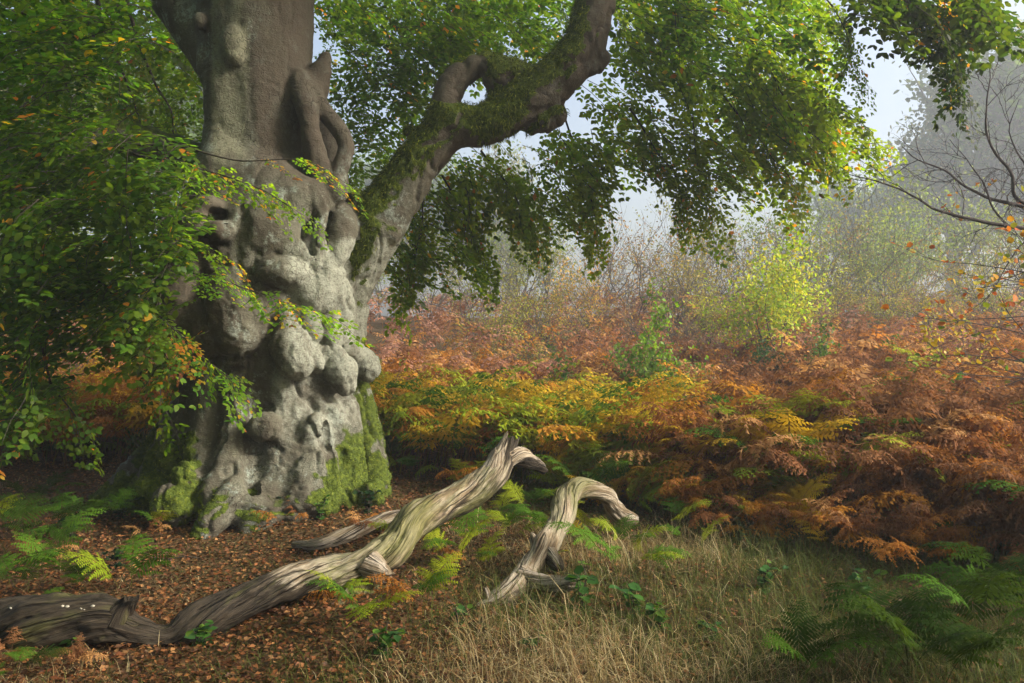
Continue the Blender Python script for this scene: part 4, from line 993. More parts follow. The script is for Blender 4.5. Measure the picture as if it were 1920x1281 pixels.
# single ferns of the foreground: (photo x, photo y of the root, size, colours, fronds, lean spread, label)
FERNS = [
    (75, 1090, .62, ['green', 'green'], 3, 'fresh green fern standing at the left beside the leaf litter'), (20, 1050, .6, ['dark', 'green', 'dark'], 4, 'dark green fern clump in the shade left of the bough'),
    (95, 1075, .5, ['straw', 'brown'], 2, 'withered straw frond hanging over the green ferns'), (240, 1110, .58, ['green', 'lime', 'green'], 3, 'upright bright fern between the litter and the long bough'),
    (160, 1110, .4, ['green', 'dark', 'brown'], 4, 'low green and brown fern patch above the dark end of the bough'), (50, 1115, .42, ['green', 'dark'], 4, 'spreading green fern behind the dark end of the bough'),
    (190, 985, .45, ['green', 'dark'], 4, 'small shaded fern beside the mossy root'), (60, 960, .5, ['dark', 'green'], 5, 'shaded fern under the low leaves'), (330, 850, .5, ['lime', 'green'], 4, 'yellowish fern behind the mossy left root'),
    (250, 855, .6, ['lime', 'green', 'dark'], 5, 'fern thicket growing behind the left root'), (130, 870, .6, ['dark', 'lime', 'green'], 5, 'dim fern at the edge of the orange bracken'), (40, 870, .6, ['lime', 'green'], 5, 'yellow green fern under the hanging beech leaves'),
    (865, 1060, .50, ['lime', 'green'], 4, 'lime fern springing up right of the long bough'), (780, 1040, .42, ['lime', 'green'], 2, 'thin fern frond leaning against the long bough'), (900, 1075, .42, ['lime', 'orange', 'green'], 4, 'low fern with orange and green fronds between the two branches'),
    (700, 1170, .46, ['lime', 'orange', 'green'], 4, 'fern with orange tips in front of the long bough'), (800, 1160, .42, ['orange', 'green', 'lime'], 4, 'small fern mixed orange and green in the dry grass'), (640, 1130, .36, ['lime'], 2, 'little lime fern on the mossy prop'),
    (1150, 1085, .52, ['green', 'lime', 'green'], 4, 'bright green fern right of the arched branch'), (1090, 1010, .42, ['lime', 'yellow'], 3, 'yellow fern under the arch of the branch'), (985, 960, .5, ['green', 'lime'], 4, 'green fern behind the raised end of the bough'), (1010, 1000, .45, ['green', 'lime'], 3, 'green fern left of the arched branch'),
    (1105, 915, .50, ['yellow', 'yellow', 'lime'], 3, 'golden fern standing behind the arched branch'), (1275, 1010, .55, ['lime', 'green'], 2, 'narrow upright fern in the pale grass'), (1310, 1040, .4, ['lime', 'green'], 2, 'short fern beside the narrow upright one'),
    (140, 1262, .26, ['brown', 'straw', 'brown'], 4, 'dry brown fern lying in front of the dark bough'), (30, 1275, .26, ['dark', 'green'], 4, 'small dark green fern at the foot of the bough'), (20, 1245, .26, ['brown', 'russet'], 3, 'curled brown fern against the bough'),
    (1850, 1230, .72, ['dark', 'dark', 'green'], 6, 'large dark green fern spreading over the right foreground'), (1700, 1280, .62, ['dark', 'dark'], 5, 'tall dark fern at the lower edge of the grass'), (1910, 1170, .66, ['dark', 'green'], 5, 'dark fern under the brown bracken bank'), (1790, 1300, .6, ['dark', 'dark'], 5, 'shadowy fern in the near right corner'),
    (1500, 1290, .45, ['dark', 'green'], 4, 'low green fern hidden in the near grass'), (1560, 940, .6, ['lime', 'yellow', 'green'], 5, 'lime and yellow fern at the front of the brown bank'), (1800, 930, .55, ['green', 'lime'], 4, 'fresh green fern caught in the brown bank'), (1640, 1000, .5, ['lime', 'green'], 3, 'lime fern below the brown bank'),
    (540, 985, .30, ['orange', 'russet'], 3, 'small rusty fern at the foot of the trunk'), (665, 1010, .36, ['russet', 'orange', 'straw'], 4, 'crumpled rusty fern right of the trunk foot'), (770, 900, .5, ['green', 'lime'], 4, 'green fern by the right root of the beech'), (735, 870, .5, ['green', 'lime', 'green'], 4, 'green fern crowding the rear root'),
    (10, 1000, .55, ['green', 'lime'], 4, 'bright fern at the left beside the shaded holly'), (135, 1000, .5, ['green', 'dark', 'green'], 4, 'green fern standing among the left holly tufts'), (300, 1000, .36, ['green', 'lime'], 3, 'small bright fern under the mossy root knob'), (60, 1160, .3, ['green', 'lime'], 3, 'little fern poking up behind the dark bough'), (280, 1010, .3, ['straw', 'russet'], 3, 'faded fern at the edge of the mossy roots'),
    (960, 1010, .4, ['green', 'lime'], 4, 'green fern in the gap between bough and arched branch'), (930, 985, .4, ['lime', 'green'], 4, 'lime fern beneath the raised bough end'), (1180, 1040, .4, ['lime', 'green'], 4, 'fern tuft in the grass behind the bright green one'), (1380, 990, .45, ['lime', 'yellow', 'green'], 4, 'yellowing fern in front of the orange bank'), (1450, 960, .5, ['yellow', 'lime', 'amber'], 5, 'golden fern leaning out of the bank'), (1720, 1040, .5, ['brown', 'straw', 'green'], 5, 'brown fern sagging over the grass'),
    (860, 920, .5, ['russet', 'orange'], 4, 'rusty fern in front of the yellow bracken')]
for px, py, sc, cols, nf, lab in FERNS:
    g = ground_px(px, py); root = obj('fern', None, loc=g, label=lab, cat='fern'); a0 = rng.uniform(0, 6.28)
    for j in range(nf):
        o = obj('frond', HI[cols[j % len(cols)]][rng.integers(0, 4)], root)
        place(o, (rng.normal(0, .03), rng.normal(0, .03), -.06 * sc), (rng.normal(0, .2), rng.uniform(-.1, .35), a0 + 6.28 * j / nf + rng.normal(0, .4)), sc * rng.uniform(.75, 1.1))
# ------------------------------------------------------------------ grass, leaf litter, brambles
rng = np.random.default_rng(14)
gmat = leaf_mat('grass', trans=.3, rough=.6, spec=.15, tint=(1.1, 1.05, .6))
def grass_density(x, y):
    p = np.stack([x, y, 0 * x], 1)
    px = 960 + x / y * FPX
    right = sstep(-.35, .35, x / y * 2.2 + .10) ; front_ = sstep(4.5, 3.9, y) * .85
    return np.clip(np.maximum(right, front_ * .8) * (.35 + .9 * vnoise(p, .9, 4)) + .16, 0, 1) * sstep(edge_y(x) + 2.2, edge_y(x) + .3, y)
n = 155000
y = 2.9 + (rng.random(n) ** 1.5) * 7.2; x = rng.uniform(-.66, .66, n) * y
keep = rng.random(n) < grass_density(x, y) * .85
x, y = x[keep], y[keep]; n = len(x); z = hgt(x, y)
pn = np.stack([x, y, 0 * x], 1)
greenish = sstep(.34, .58, vnoise(pn, .8, 9) + rng.normal(0, .12, n) + .12 * sstep(5.5, 8, y))
c = np.where(greenish[:, None] > rng.random((n, 1)), np.array([(.055, .085, .015), (.09, .115, .022), (.12, .125, .03)])[rng.integers(0, 3, n)], np.array([(.44, .35, .18), (.32, .24, .11), (.54, .45, .26), (.22, .15, .07), (.36, .25, .11)])[rng.integers(0, 5, n)]) * rng.uniform(.6, 1.25, (n, 1))
a = rng.uniform(0, 6.28, n); L = rng.uniform(.08, .34, n) * (.45 + .55 * sstep(-1.2, .2, x)) * (.6 + .7 * vnoise(pn, 1.2, 2)) * np.where(rng.random(n) < .04, 1.7, 1); bend = rng.uniform(.4, 2.8, n)
dh = np.stack([np.cos(a), np.sin(a), 0 * a], 1); sd = np.stack([-np.sin(a), np.cos(a), 0 * a], 1) * rng.uniform(.0008, .0020, n)[:, None]
o = np.stack([x, y, z - .01], 1); rows = []
q0 = o.copy(); ang = rng.uniform(0.05, 1.1, n)
for k, w in enumerate((1, .85, .6, .0)):
    if w > 0: rows += [q0 - sd * w, q0 + sd * w]
    else: rows += [q0]
    q0 = q0 + (dh * np.sin(ang)[:, None] + np.array([0, 0, 1.]) * np.cos(ang)[:, None]) * (L / 3)[:, None]; ang = ang + bend / 2
v = np.stack(rows, 1); f = (np.arange(n) * 7)[:, None, None] + np.array([(0, 1, 3), (0, 3, 2), (2, 3, 5), (2, 5, 4), (4, 5, 6)])[None]
obj('grass', make_mesh('grass', v.reshape(-1, 3), f.reshape(-1, 3), gmat, True, np.repeat(c, 7, 0)), kind='stuff', label='dry straw coloured grass mixed with green blades', cat='grass')

lit = leaf_mat('leaf_litter', trans=.12, rough=.6, spec=.2)
n = 105000
y = 3.0 + rng.random(n) ** 1.2 * 8.0; x = rng.uniform(-.66, .66, n) * y
d_ = np.clip(1.15 - sstep(.0, .5, x / y * 1.6 + .1) * .75, .25, 1)
keep = rng.random(n) < d_; x, y = x[keep], y[keep]; n = len(x)
pos = np.stack([x, y, hgt(x, y) + rng.uniform(.002, .03, n)], 1)
a = rng.uniform(0, 6.28, n); d = np.stack([np.cos(a), np.sin(a), rng.normal(0, .25, n)], 1); nn_ = np.stack([rng.normal(0, .45, n), rng.normal(0, .45, n), np.ones(n)], 1)
c = np.array([(.17, .062, .02), (.12, .042, .015), (.22, .09, .03), (.07, .030, .014), (.26, .13, .05), (.09, .042, .02)])[rng.integers(0, 6, n)] * rng.uniform(.6, 1.2, (n, 1))
uvc = LEAF_UV4 * np.array([1, 1, 2.2])
v, f, cc = leaves_mesh(pos, d, nn_, rng.uniform(.014, .044, n), c, np.array([(0, 0, .1), (.5, -.32, .18), (1, 0, -.05), (.45, .32, .12)]), np.array([(0, 1, 2), (0, 2, 3)]))
obj('leaf_litter', make_mesh('leaf_litter', v, f, lit, True, cc), kind='stuff', label='rust brown fallen beech leaves carpeting the ground', cat='leaf litter')

# leafy low plants, every leaf a piece of its plant
bram = leaf_mat('bramble_leaf', trans=.35, rough=.55, spec=.12)
def leafset(cols, k=1.0):
    out = []
    for cc_ in cols:
        vv, ff, c3 = leaves_mesh(np.zeros((1, 3)), np.array([[1., 0, 0]]), np.array([[0, 0, 1.]]), np.ones(1), np.array([cc_]), LEAF_UV * np.array([1, 1.25, 1.3]), LEAF_F); out.append(make_mesh('leaf', vv, ff, bram, True, c3))
    return out
BL = leafset([(.035, .10, .02), (.05, .13, .02), (.028, .075, .018), (.09, .16, .02)]); YL = leafset([(.16, .22, .015), (.24, .26, .02), (.10, .18, .02), (.30, .26, .02)]); OL = leafset([(.45, .15, .02), (.42, .22, .02), (.36, .09, .02), (.40, .28, .02)]); DL = leafset([(.012, .035, .012), (.018, .048, .014), (.010, .028, .010)])
def plant(name, g, h, spreadr, nst, leaves, lsize, label, cat, per=7, group=None, up=1.0):
    root = obj(name, None, loc=g, label=label, cat=cat, group=group); acc = Acc(); L_ = []
    for s_ in range(nst):
        az = rng.uniform(0, 6.28); out = rng.uniform(.15, 1) * spreadr
        pts = np.array([(0, 0, -.03), (out * .35 * math.cos(az), out * .35 * math.sin(az), h * .6 * up), (out * math.cos(az + .3), out * math.sin(az + .3), h * rng.uniform(.6, 1.0))]); pts += rng.normal(0, .02 * h, pts.shape)
        q, sl = resample(pts, .05); v, f = tube(q, np.linspace(.004, .0015, len(q)), 4); acc.add(v, f)
        for i in range(per):
            k = int((.25 + .75 * (i + rng.random()) / per) * (len(q) - 1)); a = rng.uniform(0, 6.28); L_.append((q[k], np.array([math.cos(a), math.sin(a), rng.uniform(-.4, .3)])))
    obj('stem', acc.mesh('stem', twig_m), root)
    for p, d in L_:
        o = obj('leaf', leaves[rng.integers(0, len(leaves))], root); B = basis(d, np.array([rng.normal(0, .4), rng.normal(0, .4) - .25, 1.])); s = lsize * rng.uniform(.65, 1.25)
        o.matrix_local = Matrix(((*(B[0] * s), p[0]), (*(B[1] * s), p[1]), (*(B[2] * s), p[2]), (0, 0, 0, 1)))
for px, py, h, sp, nst, lf, ls, lab in (
    (1090, 1150, .30, .22, 6, BL, .07, 'glossy green bramble sprawling below the arched branch'), (1190, 1160, .22, .18, 5, BL, .07, 'small bramble with broad green leaves in the dry grass'), (1240, 1180, .18, .18, 5, BL, .06, 'low bramble patch right of the arched branch'), (1040, 1075, .2, .15, 4, YL, .055, 'pale yellow green seedling leaning on the arched branch'),
    (720, 1235, .18, .16, 5, BL, .06, 'bramble hugging the ground near the bottom edge'), (380, 1215, .16, .18, 5, BL, .06, 'bramble creeping along the foot of the long bough'), (150, 1225, .12, .14, 4, BL, .06, 'few round green leaves under the bough'), (860, 1180, .16, .16, 4, BL, .055, 'sparse bramble sprig among fern tips'), (1000, 1240, .14, .2, 5, BL, .055, 'dark bramble patch in the near grass'), (1430, 1110, .2, .2, 5, BL, .055, 'green weeds rising out of the pale grass'), (1620, 1120, .2, .2, 5, BL, .05, 'green weeds near the dark ferns'), (1340, 1210, .14, .2, 4, BL, .05, 'scattered weeds in the near dry grass'),
    (600, 975, .22, .14, 6, BL, .055, 'bramble sprouting from the litter under the trunk'), (440, 965, .22, .16, 6, BL, .055, 'bramble shoots at the front root'), (690, 820, .5, .12, 5, BL, .055, 'ivy like shoots climbing beside the rear root'), (730, 850, .35, .2, 6, BL, .055, 'leafy weeds crowding the right of the beech'), (760, 1000, .2, .12, 4, YL, .05, 'yellow green seedling behind the long bough'), (560, 1085, .12, .16, 4, BL, .05, 'tiny weeds beneath the long bough')):
    plant('bramble', ground_px(px, py), h, sp, nst, lf, ls, lab, 'bramble')
for px, py, h, sp, lab in ((525, 965, .20, .20, 'dark holly seedling at the centre of the trunk foot'), (690, 965, .26, .20, 'dark holly tuft right of the trunk foot'), (225, 975, .24, .24, 'dark holly tuft beside the mossy root'), (130, 1010, .24, .22, 'dark holly seedling among the left ferns'), (660, 950, .2, .14, 'small dark holly sprig against the buttress'), (215, 1070, .16, .14, 'dark leafy tuft beside the upright fern')):
    plant('holly_seedling', ground_px(px, py), h, sp, 9, DL, .042, lab, 'shrub', per=11)
# a few twigs dropped on the litter
for i, (px, py, ln_, a) in enumerate(((330, 1050, .35, .2), (490, 1090, .3, 2.6), (250, 1060, .22, 1.2), (620, 1080, .4, .5), (160, 1040, .3, -.4))):
    g = ground_px(px, py); m = 8; t = np.linspace(-.5, .5, m); q = np.stack([t * ln_ * math.cos(a), t * ln_ * math.sin(a), .012 + .01 * np.sin(t * 9)], 1); v, f = tube(q, np.linspace(.008, .003, m), 5)
    obj('fallen_twig', make_mesh('fallen_twig', v, f, twig_m), loc=g, label='thin dark twig dropped on the leaf litter', cat='twig', group='twigs on the litter')
# ------------------------------------------------------------------ saplings, thicket, far trees
rng = np.random.default_rng(30)
def grow(rng, p, d, L, r, lv, out, tips, spreadd=.6, ratio=.68, up=.12, kids=(2, 4), wob=.12, minr=.003):
    """branching skeleton: polylines with radii, and leaf-bearing tips"""
    n = max(4, int(L / .18)) if lv > 1 else 5; pts = [np.array(p, float)]; dd = norm(np.array(d, float))
    for i in range(n):
        dd = norm(dd + rng.normal(0, wob, 3) + np.array([0, 0, up * .3])); pts.append(pts[-1] + dd * L / n)
    pts = np.array(pts); re = max(r * .55, minr); out.append((pts, np.linspace(r, re if lv else minr * .6, n + 1)))
    if lv == 0: tips.append((pts, norm(pts[-1] - pts[0]))); return
    for k in range(rng.integers(kids[0], kids[1] + 1)):
        t = rng.uniform(.3, 1); i = int(t * n); b = norm(pts[min(i + 1, n)] - pts[max(i - 1, 0)]); s = norm(np.cross(b, rng.normal(0, 1, 3)))
        nd = norm(b * math.cos(spreadd) + s * math.sin(spreadd) * rng.uniform(.7, 1.4) + np.array([0, 0, up]))
        grow(rng, pts[i], nd, L * ratio * rng.uniform(.75, 1.2), r * .6 * (1 - .4 * t) + .001, lv - 1, out, tips, spreadd, ratio, up, kids, wob, minr)
    grow(rng, pts[-1], dd, L * ratio, re, lv - 1, out, tips, spreadd, ratio, up, kids, wob, minr)
def wood_mesh(name, out, mat, sides=(8, 5, 3)):
    acc = Acc()
    for pts, r in out:
        v, f = tube(pts, r, sides[0] if r[0] > .05 else sides[1] if r[0] > .012 else sides[2]); acc.add(v, f)
    return acc.mesh(name, mat)
def tip_leaves(rng, tips, per, size, cols, jit=.06, flat=.6):
    pos, col = [], []
    for pts, d in tips:
        k = rng.integers(0, len(pts), per); pos.append(pts[k] + rng.normal(0, jit, (per, 3))); c = np.array(cols)[rng.integers(0, len(cols), per)]; col.append(c * rng.uniform(.65, 1.3))
    pos = np.concatenate(pos); col = np.concatenate(col); n = len(pos); d = rng.normal(0, 1, (n, 3)); d[:, 2] -= .3; nr = rng.normal(0, flat, (n, 3)) + np.array([0, -.2, 1.])
    return leaves_mesh(pos, d, nr, size * rng.uniform(.6, 1.25, n), col)
lmat = leaf_mat('sapling_leaf', trans=.5, rough=.5, spec=.2)
bark2 = plain_mat('grey_twigs', (0.06, 0.048, 0.04), (0.13, 0.11, 0.095), 18, 0.9, 0.2)
bark3 = plain_mat('dark_branch', (0.022, 0.018, 0.016), (0.07, 0.058, 0.052), 20, 0.8, 0.3)
bark4 = plain_mat('oak_bark', (0.06, 0.052, 0.04), (0.16, 0.14, 0.11), 6, 0.9, 0.5)

# bare thicket shrubs with the last small leaves: a few shapes, many shrubs
SHR = []
for k in range(6):
    out, tips = [], []
    for s_ in range(6):
        a = rng.uniform(0, 6.28); grow(rng, (rng.normal(0, .15), rng.normal(0, .15), -.1), (math.cos(a) * .45, math.sin(a) * .45, 1), rng.uniform(.9, 1.5), .022, 3, out, tips, .55, .72, .10, (2, 3), .14, .0035)
    pal = [[(.16, .14, .03), (.10, .11, .03), (.22, .17, .04)], [(.20, .12, .05), (.14, .09, .04), (.16, .14, .05)], [(.11, .13, .04), (.17, .17, .05)], [(.30, .20, .03), (.34, .17, .03), (.20, .17, .03)], [(.10, .15, .05), (.14, .18, .05)], [(.20, .20, .03), (.13, .15, .03)]][k]
    pal = [tuple(1.55 * q for q in c) for c in pal]
    SHR.append((wood_mesh('stems', out, bark2), make_mesh('foliage', *[q for q in tip_leaves(rng, tips, (2, 1, 2, 3, 3, 3)[k], .055, pal, .05)][:2], lmat, True, None), tips, pal))
    v, f, c = tip_leaves(rng, tips, (7, 4, 7, 9, 12, 9)[k], .065, pal, .07); SHR[-1] = (SHR[-1][0], make_mesh('foliage', v, f, lmat, True, c))
SL = ['grey brown twiggy shrub with olive leaves', 'nearly leafless twiggy shrub', 'grey green twiggy shrub', 'amber leaved shrub', 'pale green leafy shrub', 'yellow olive shrub']
spots = [(940, 17.5, 5, .8), (1040, 19, 0, .9), (1110, 20, 3, 1.0), (1190, 22, 1, 1.25), (1270, 21, 0, 1.1), (1330, 24, 1, 1.4), (1400, 21.5, 0, 1.15), (1480, 25, 1, 1.5), (1560, 24, 1, 1.4), (1640, 23, 4, 1.25), (1720, 26, 4, 1.5), (1800, 24, 0, 1.2), (1880, 23, 1, 1.1), (1000, 24, 2, 1.2), (880, 22, 2, 1.1), (800, 24, 2, 1.2), (1240, 17, 1, .75), (1340, 17.5, 5, .75), (1660, 19, 5, .8), (1750, 18.5, 0, .8), (1860, 19.5, 5, .85), (1580, 19.5, 0, .8), (1430, 27, 4, 1.6), (1130, 27, 1, 1.6), (960, 28, 4, 1.6), (1290, 29, 2, 1.8), (1590, 30, 2, 1.9), (1850, 29, 4, 2.0), (700, 26, 4, 1.5), (1960, 26, 2, 1.6), (1390, 16.5, 1, .55), (1500, 17.2, 5, .6), (1690, 21.5, 1, 1.0), (1530, 21.5, 5, 1.05), (1020, 15.5, 5, .5), (900, 16, 0, .5), (60, 20, 4, 1.2), (180, 22, 5, 1.2), (300, 21, 3, 1.1), (-60, 24, 4, 1.5)]
def szone(px): return [', beyond the left root', ', beyond the mossy limb', ', behind the slim green sapling', ', left of the lime birch', ', behind the lime birch', ', between the lime birch and the bare tree', ', behind the bare tree'][int(np.searchsorted([420, 860, 1130, 1380, 1550, 1760], px))]
for px, Y_, k, sc in spots:
    x = (px - 960) / FPX * Y_; g = (x, Y_, float(hgt(x, Y_)) - .05); root = obj('thicket_shrub', None, loc=g, label=SL[k] + szone(px), cat='shrub')
    root.rotation_euler = (0, 0, rng.uniform(0, 6.28)); root.scale = (sc * .85,) * 3; root['group'] = SL[k].split(' shrub')[0] + ' shrubs' + szone(px)
    obj('stems', SHR[k][0], root); obj('foliage', SHR[k][1], root, kind='stuff')

def sapling(px, py, Y_, h, lab, cols, lsize=.055, per=7, lv=3, r=.02, lean=(0, 0), name='sapling', nstem=1, spreadd=.7, jit=.06, bark_=None, ratio=.6, kids=(2, 4)):
    x = (px - 960) / FPX * Y_; g = np.array([x, Y_, float(hgt(x, Y_)) - .03]); out, tips = [], []
    for s_ in range(nstem): grow(rng, (0, 0, 0), (lean[0] + rng.normal(0, .12), lean[1] + rng.normal(0, .1), 1), h * .45, r, lv, out, tips, spreadd, ratio, .10, kids, .10, .002)
    root = obj(name, None, loc=g, label=lab, cat='sapling'); obj('trunk', wood_mesh('trunk', out, bark_ or bark2), root)
    if per:
        v, f, c = tip_leaves(rng, tips, per, lsize, cols, jit); obj('crown', make_mesh('crown', v, f, lmat, True, c), root, kind='stuff')
    return root
LIME = [(.30, .42, .03), (.40, .46, .04), (.22, .36, .03), (.46, .44, .04)]
sapling(1462, 560, 14.2, 2.75, 'bright lime green birch sapling in front of the misty thicket', LIME, .07, 26, 3, .018, jit=.15, nstem=3)
sapling(1218, 620, 12.6, 2.3, 'thin dark stemmed sapling with green lower leaves among the bracken', [(.10, .22, .015), (.16, .27, .02)], .075, 14, 3, .014)
sapling(1262, 640, 12.2, 1.5, 'small green beech bush in the rose bracken', [(.13, .26, .015), (.19, .30, .02), (.10, .20, .015)], .065, 30, 2, .010, spreadd=.9, jit=.12, nstem=2)
sapling(1062, 640, 12.4, 1.6, 'slim green sapling standing in pink bracken', [(.06, .14, .02), (.09, .17, .02)], .065, 18, 2, .009, spreadd=.5)
sapling(1440, 620, 13.0, 1.25, 'dark green holly bush below the lime birch', [(.03, .08, .018), (.045, .10, .02)], .05, 34, 2, .010, nstem=3, spreadd=.8)
sapling(1545, 640, 12.4, 1.45, 'green bush right of the lime birch', [(.045, .10, .02), (.08, .15, .025), (.12, .18, .03)], .06, 26, 2, .010, nstem=2)
sapling(1780, 650, 11.5, 2.0, 'yellow leaved sapling on the red slope', [(.42, .30, .02), (.36, .28, .02), (.22, .24, .02)], .065, 12, 2, .010, nstem=2)
sapling(1700, 640, 12.5, 1.1, 'thin yellowing sapling beside the red bracken', [(.34, .26, .02), (.20, .22, .02)], .05, 3, 2, .008)
sapling(720, 700, 11.0, 1.6, 'thin sapling with yellow green leaves beside the trunk', [(.20, .26, .02), (.28, .28, .02), (.14, .22, .02)], .06, 5, 2, .009, lean=(.15, 0))
sapling(1345, 700, 11.5, 1.2, 'almost bare dark twiggy sapling in russet bracken', [(.12, .12, .02)], .04, 1, 3, .010)
sapling(1800, 760, 9.5, .8, 'bare little bush in the red bracken', [(.12, .12, .02)], .04, 0, 3, .008, bark_=bark3)
sapling(150, 700, 12.5, 1.6, 'yellow green bush behind the hanging leaves', [(.30, .28, .02), (.18, .24, .02)], .06, 8, 2, .012, nstem=3)
sapling(280, 830, 9.8, .6, 'dark little bush behind the left root', [(.03, .06, .012), (.10, .11, .02)], .045, 8, 2, .009, nstem=3)
sapling(560, 700, 12.0, 1.4, 'yellow bush hidden behind the beech', [(.30, .28, .02)], .06, 5, 2, .01, nstem=2)

# bare branching small tree at the right edge with its last orange leaves
def path(root, org, pts, r0, r1, tips, nside, lv=2, L=.35, acc=None):
    q, s = resample(np.array([P(*p) for p in pts]) - org, .07); q = q + (np.stack([vnoise(q, 5, k) for k in (1, 2, 3)], 1) - .5) * .05
    out = [(q, np.linspace(r0, r1, len(q)))]; t = norm(np.gradient(q, axis=0))
    for i in range(nside):
        k = int((.12 + .86 * (i + rng.random()) / nside) * (len(q) - 1)); s_ = norm(np.cross(t[k], rng.normal(0, 1, 3) * np.array([.6, 1.2, .6])))
        grow(rng, q[k], norm(t[k] * .6 + s_ * .8 + np.array([0, 0, .10])), L * rng.uniform(.5, 1.3), r1 * 1.1 + .001, lv, out, tips, .65, .7, .02, (1, 3), .22, .0016)
    obj('branch', wood_mesh('branch', out, bark3, (10, 6, 3)), root)
gx_, gy_ = (2080 - 960) / FPX * 8.4, 8.4; org = np.array([gx_, gy_, float(hgt(gx_, gy_))])
bare = obj('bare_tree', None, loc=org, label='bare dark branching tree reaching in from the right with a few orange leaves', cat='tree'); tips = []
q_, _ = resample(np.c_[np.array([(0, 0, -.1), (.02, 0, .8), (-.05, 0, 1.6), (-.15, .05, 2.6), (-.1, .1, 3.6), (.1, .1, 4.6), (.1, .1, 6.0)]), [.11, .09, .085, .075, .06, .045, .02]], .1)
v, f = tube(q_[:, :3], q_[:, 3], 12); obj('trunk', make_mesh('trunk', v, f, bark3), bare)
path(bare, org, [(2050, 470, 8.4), (1980, 430, 8.35), (1900, 425, 8.3), (1820, 412, 8.25), (1740, 385, 8.2), (1670, 352, 8.2), (1590, 328, 8.2)], .030, .004, tips, 12)
path(bare, org, [(2050, 420, 8.4), (1960, 395, 8.4), (1880, 382, 8.45), (1815, 352, 8.5), (1770, 322, 8.5), (1720, 302, 8.5), (1690, 275, 8.5)], .028, .004, tips, 11)
path(bare, org, [(2040, 430, 8.4), (1960, 400, 8.35), (1905, 372, 8.3), (1896, 320, 8.3), (1852, 270, 8.3), (1848, 200, 8.3), (1856, 120, 8.3)], .026, .004, tips, 12)
path(bare, org, [(1960, 420, 8.3), (1885, 420, 8.3), (1845, 345, 8.25), (1815, 300, 8.2), (1785, 260, 8.2)], .016, .003, tips, 8)
path(bare, org, [(1990, 380, 8.4), (1930, 320, 8.4), (1895, 250, 8.4), (1910, 190, 8.4)], .016, .003, tips, 7)
path(bare, org, [(1990, 470, 8.3), (1930, 450, 8.2), (1890, 500, 8.15), (1850, 560, 8.1)], .014, .003, tips, 6)
tl = [t for t in tips if True]; sel = [tl[i] for i in rng.permutation(len(tl))[:45] if tl[i][0][-1][0] + org[0] > 4.15 and tl[i][0][-1][2] + org[2] < 3.1]
ol = 0
for pts_, d in sel:
    for k in range(3):
        o = obj('leaf', OL[rng.integers(0, 4)], bare); B = basis(rng.normal(0, 1, 3), rng.normal(0, 1, 3)); s = rng.uniform(.035, .058); p = pts_[rng.integers(0, len(pts_))]
        o.matrix_local = Matrix(((*(B[0] * s), p[0]), (*(B[1] * s), p[1]), (*(B[2] * s), p[2]), (0, 0, 0, 1)))
sp_ = [(1905, 500, 7.6), (1880, 540, 7.5), (1900, 580, 7.4), (1850, 540, 7.6), (1915, 450, 7.7), (1870, 510, 7.6), (1890, 560, 7.5), (1830, 520, 7.7)]
gx_, gy_ = (2010 - 960) / FPX * 7.5, 7.5; org = np.array([gx_, gy_, float(hgt(gx_, gy_))]); ob = obj('orange_beech_sapling', None, loc=org, label='beech sapling at the right with glowing orange and yellow leaves', cat='sapling')
out, tips = [], []
for s_ in range(7):
    a = rng.uniform(0, 6.28); grow(rng, (0, 0, .7 + .2 * s_), (-1.0 + .3 * math.cos(a), .4 * math.sin(a), .15), .75, .009, 2, out, tips, .6, .65, .05, (2, 3), .1, .0015)
st_ = np.array([(0, 0, -.05), (.02, 0, .8), (-.03, 0, 1.6), (0, 0, 2.2)]); out.append((resample(st_, .1)[0], np.linspace(.02, .006, len(resample(st_, .1)[0]))))
obj('trunk', wood_mesh('trunk', out, bark3), ob); n_ = 0
for pts_, d in tips:
    for k in range(3):
        if n_ > 298: break
        n_ += 1; o = obj('leaf', (OL if rng.random() < .7 else YL)[rng.integers(0, 4)], ob); B = basis(norm(d) + rng.normal(0, .5, 3), np.array([rng.normal(0, .5), rng.normal(0, .5), 1])); s = rng.uniform(.05, .08); p = pts_[rng.integers(0, len(pts_))]
        o.matrix_local = Matrix(((*(B[0] * s), p[0]), (*(B[1] * s), p[1]), (*(B[2] * s), p[2]), (0, 0, 0, 1)))

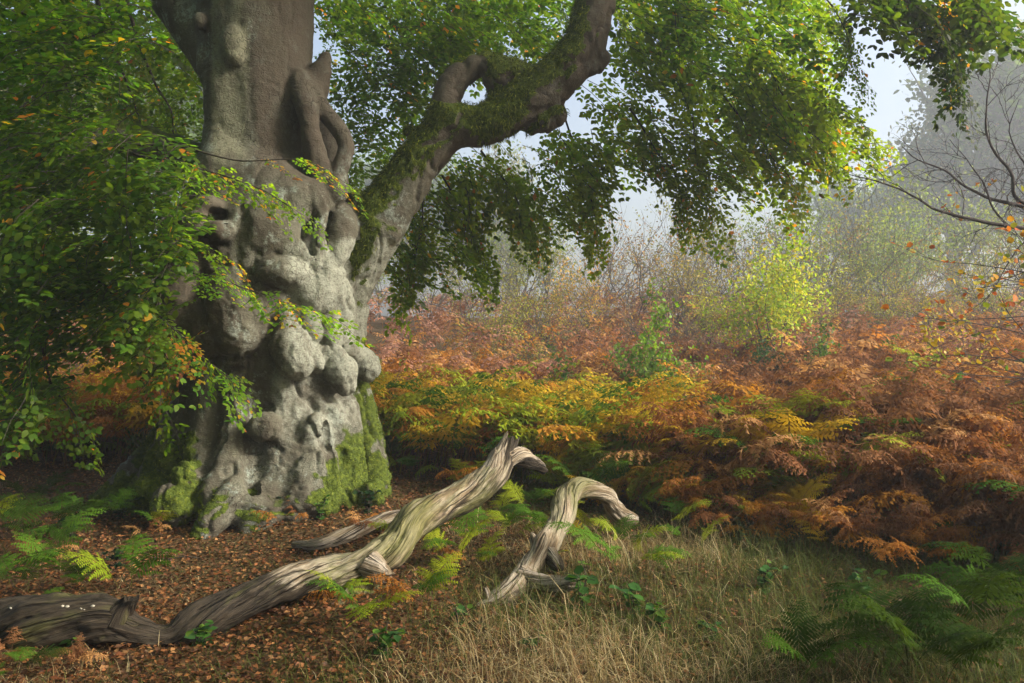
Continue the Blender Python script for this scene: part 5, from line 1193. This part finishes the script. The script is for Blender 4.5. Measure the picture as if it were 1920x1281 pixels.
# far trees in the mist: three shapes, each tree its own object
FT = []
for k in range(3):
    out, tips = [], []
    grow(rng, (0, 0, -.2), (rng.normal(0, .05), 0, 1), 5.0, .42, 4, out, tips, .75, .70, .10, (3, 4), .10, .012)
    pal = [[(.04, .075, .02), (.055, .09, .02), (.035, .06, .02)], [(.05, .085, .02), (.08, .10, .02), (.12, .11, .025)], [(.05, .09, .025), (.07, .11, .03)]][k]
    v, f, c = tip_leaves(rng, tips, 42, .27, [tuple(1.7 * q for q in c) for c in pal], .45); FT.append((wood_mesh('trunk', out, bark4), make_mesh('crown', v, f, lmat, True, c)))
for px, Y_, k, sc, lab in ((1900, 62, 0, 1.9, 'tall dark leafy oak looming in the mist'), (1770, 74, 1, 1.75, 'hazy oak beside the tall one in the mist'), (1700, 88, 2, 1.6, 'faint tree beyond the oaks'), (2060, 66, 1, 2.0, 'broad misty tree at the far right'), (980, 84, 1, 1.4, 'dim tree behind the mossy limb'), (760, 80, 2, 1.6, 'misty tree seen through the gap beside the trunk'), (300, 46, 0, 1.3, 'green tree behind the dark leaves at the left'), (80, 42, 1, 1.3, 'leafy tree beyond the low hanging boughs'), (-120, 46, 2, 1.4, 'leafy tree past the left edge'), (560, 66, 1, 1.4, 'tree hidden behind the great beech')):
    x = (px - 960) / FPX * Y_; root = obj('misty_tree', None, loc=(x, Y_, float(hgt(x, Y_)) - .1), label=lab, cat='tree'); root.rotation_euler = (0, 0, rng.uniform(0, 6.28)); root.scale = (sc,) * 3
    obj('trunk', FT[k][0], root); obj('crown', FT[k][1], root, kind='stuff')

# trees added out of view on the right to shade the near ground and air
for x, y_, k, sc, lab in ((13.5, -4.8, 0, .9, 'unseen tree added right of the grass to shade the foreground'), (11.5, -9.5, 1, .95, 'second unseen tree added to shade the foreground'), (18.0, -8.0, 2, 1.1, 'tall unseen tree added far out to the right for its shade')):
    root = obj('unseen_shade_tree', None, loc=(x, y_, float(hgt(x, y_)) - .1), label=lab, cat='tree'); root.rotation_euler = (0, 0, rng.uniform(0, 6.28)); root.scale = (sc,) * 3
    obj('trunk', FT[k][0], root); obj('crown', FT[k][1], root, kind='stuff')
# ------------------------------------------------------------------ morning mist
hz, nt, nn, ln = new_mat('mist'); o_ = nn('ShaderNodeOutputMaterial')
pv = nn('ShaderNodeVolumePrincipled'); pv.inputs['Color'].default_value = (0.86, 0.94, 1.0, 1)
pv.inputs['Density'].default_value = HAZE; pv.inputs['Anisotropy'].default_value = 0.3
ln(pv.outputs[0], o_.inputs['Volume'])
bx = np.array([[x, y, z] for x in (-108, 112) for y in (-45, 150) for z in (-1.6, 32.0)], dtype=float)
bfc = np.array([[0, 1, 3, 2], [4, 6, 7, 5], [0, 4, 5, 1], [2, 3, 7, 6], [0, 2, 6, 4], [1, 5, 7, 3]])
obj('haze', make_mesh('haze', bx, bfc, hz, False), kind='stuff')
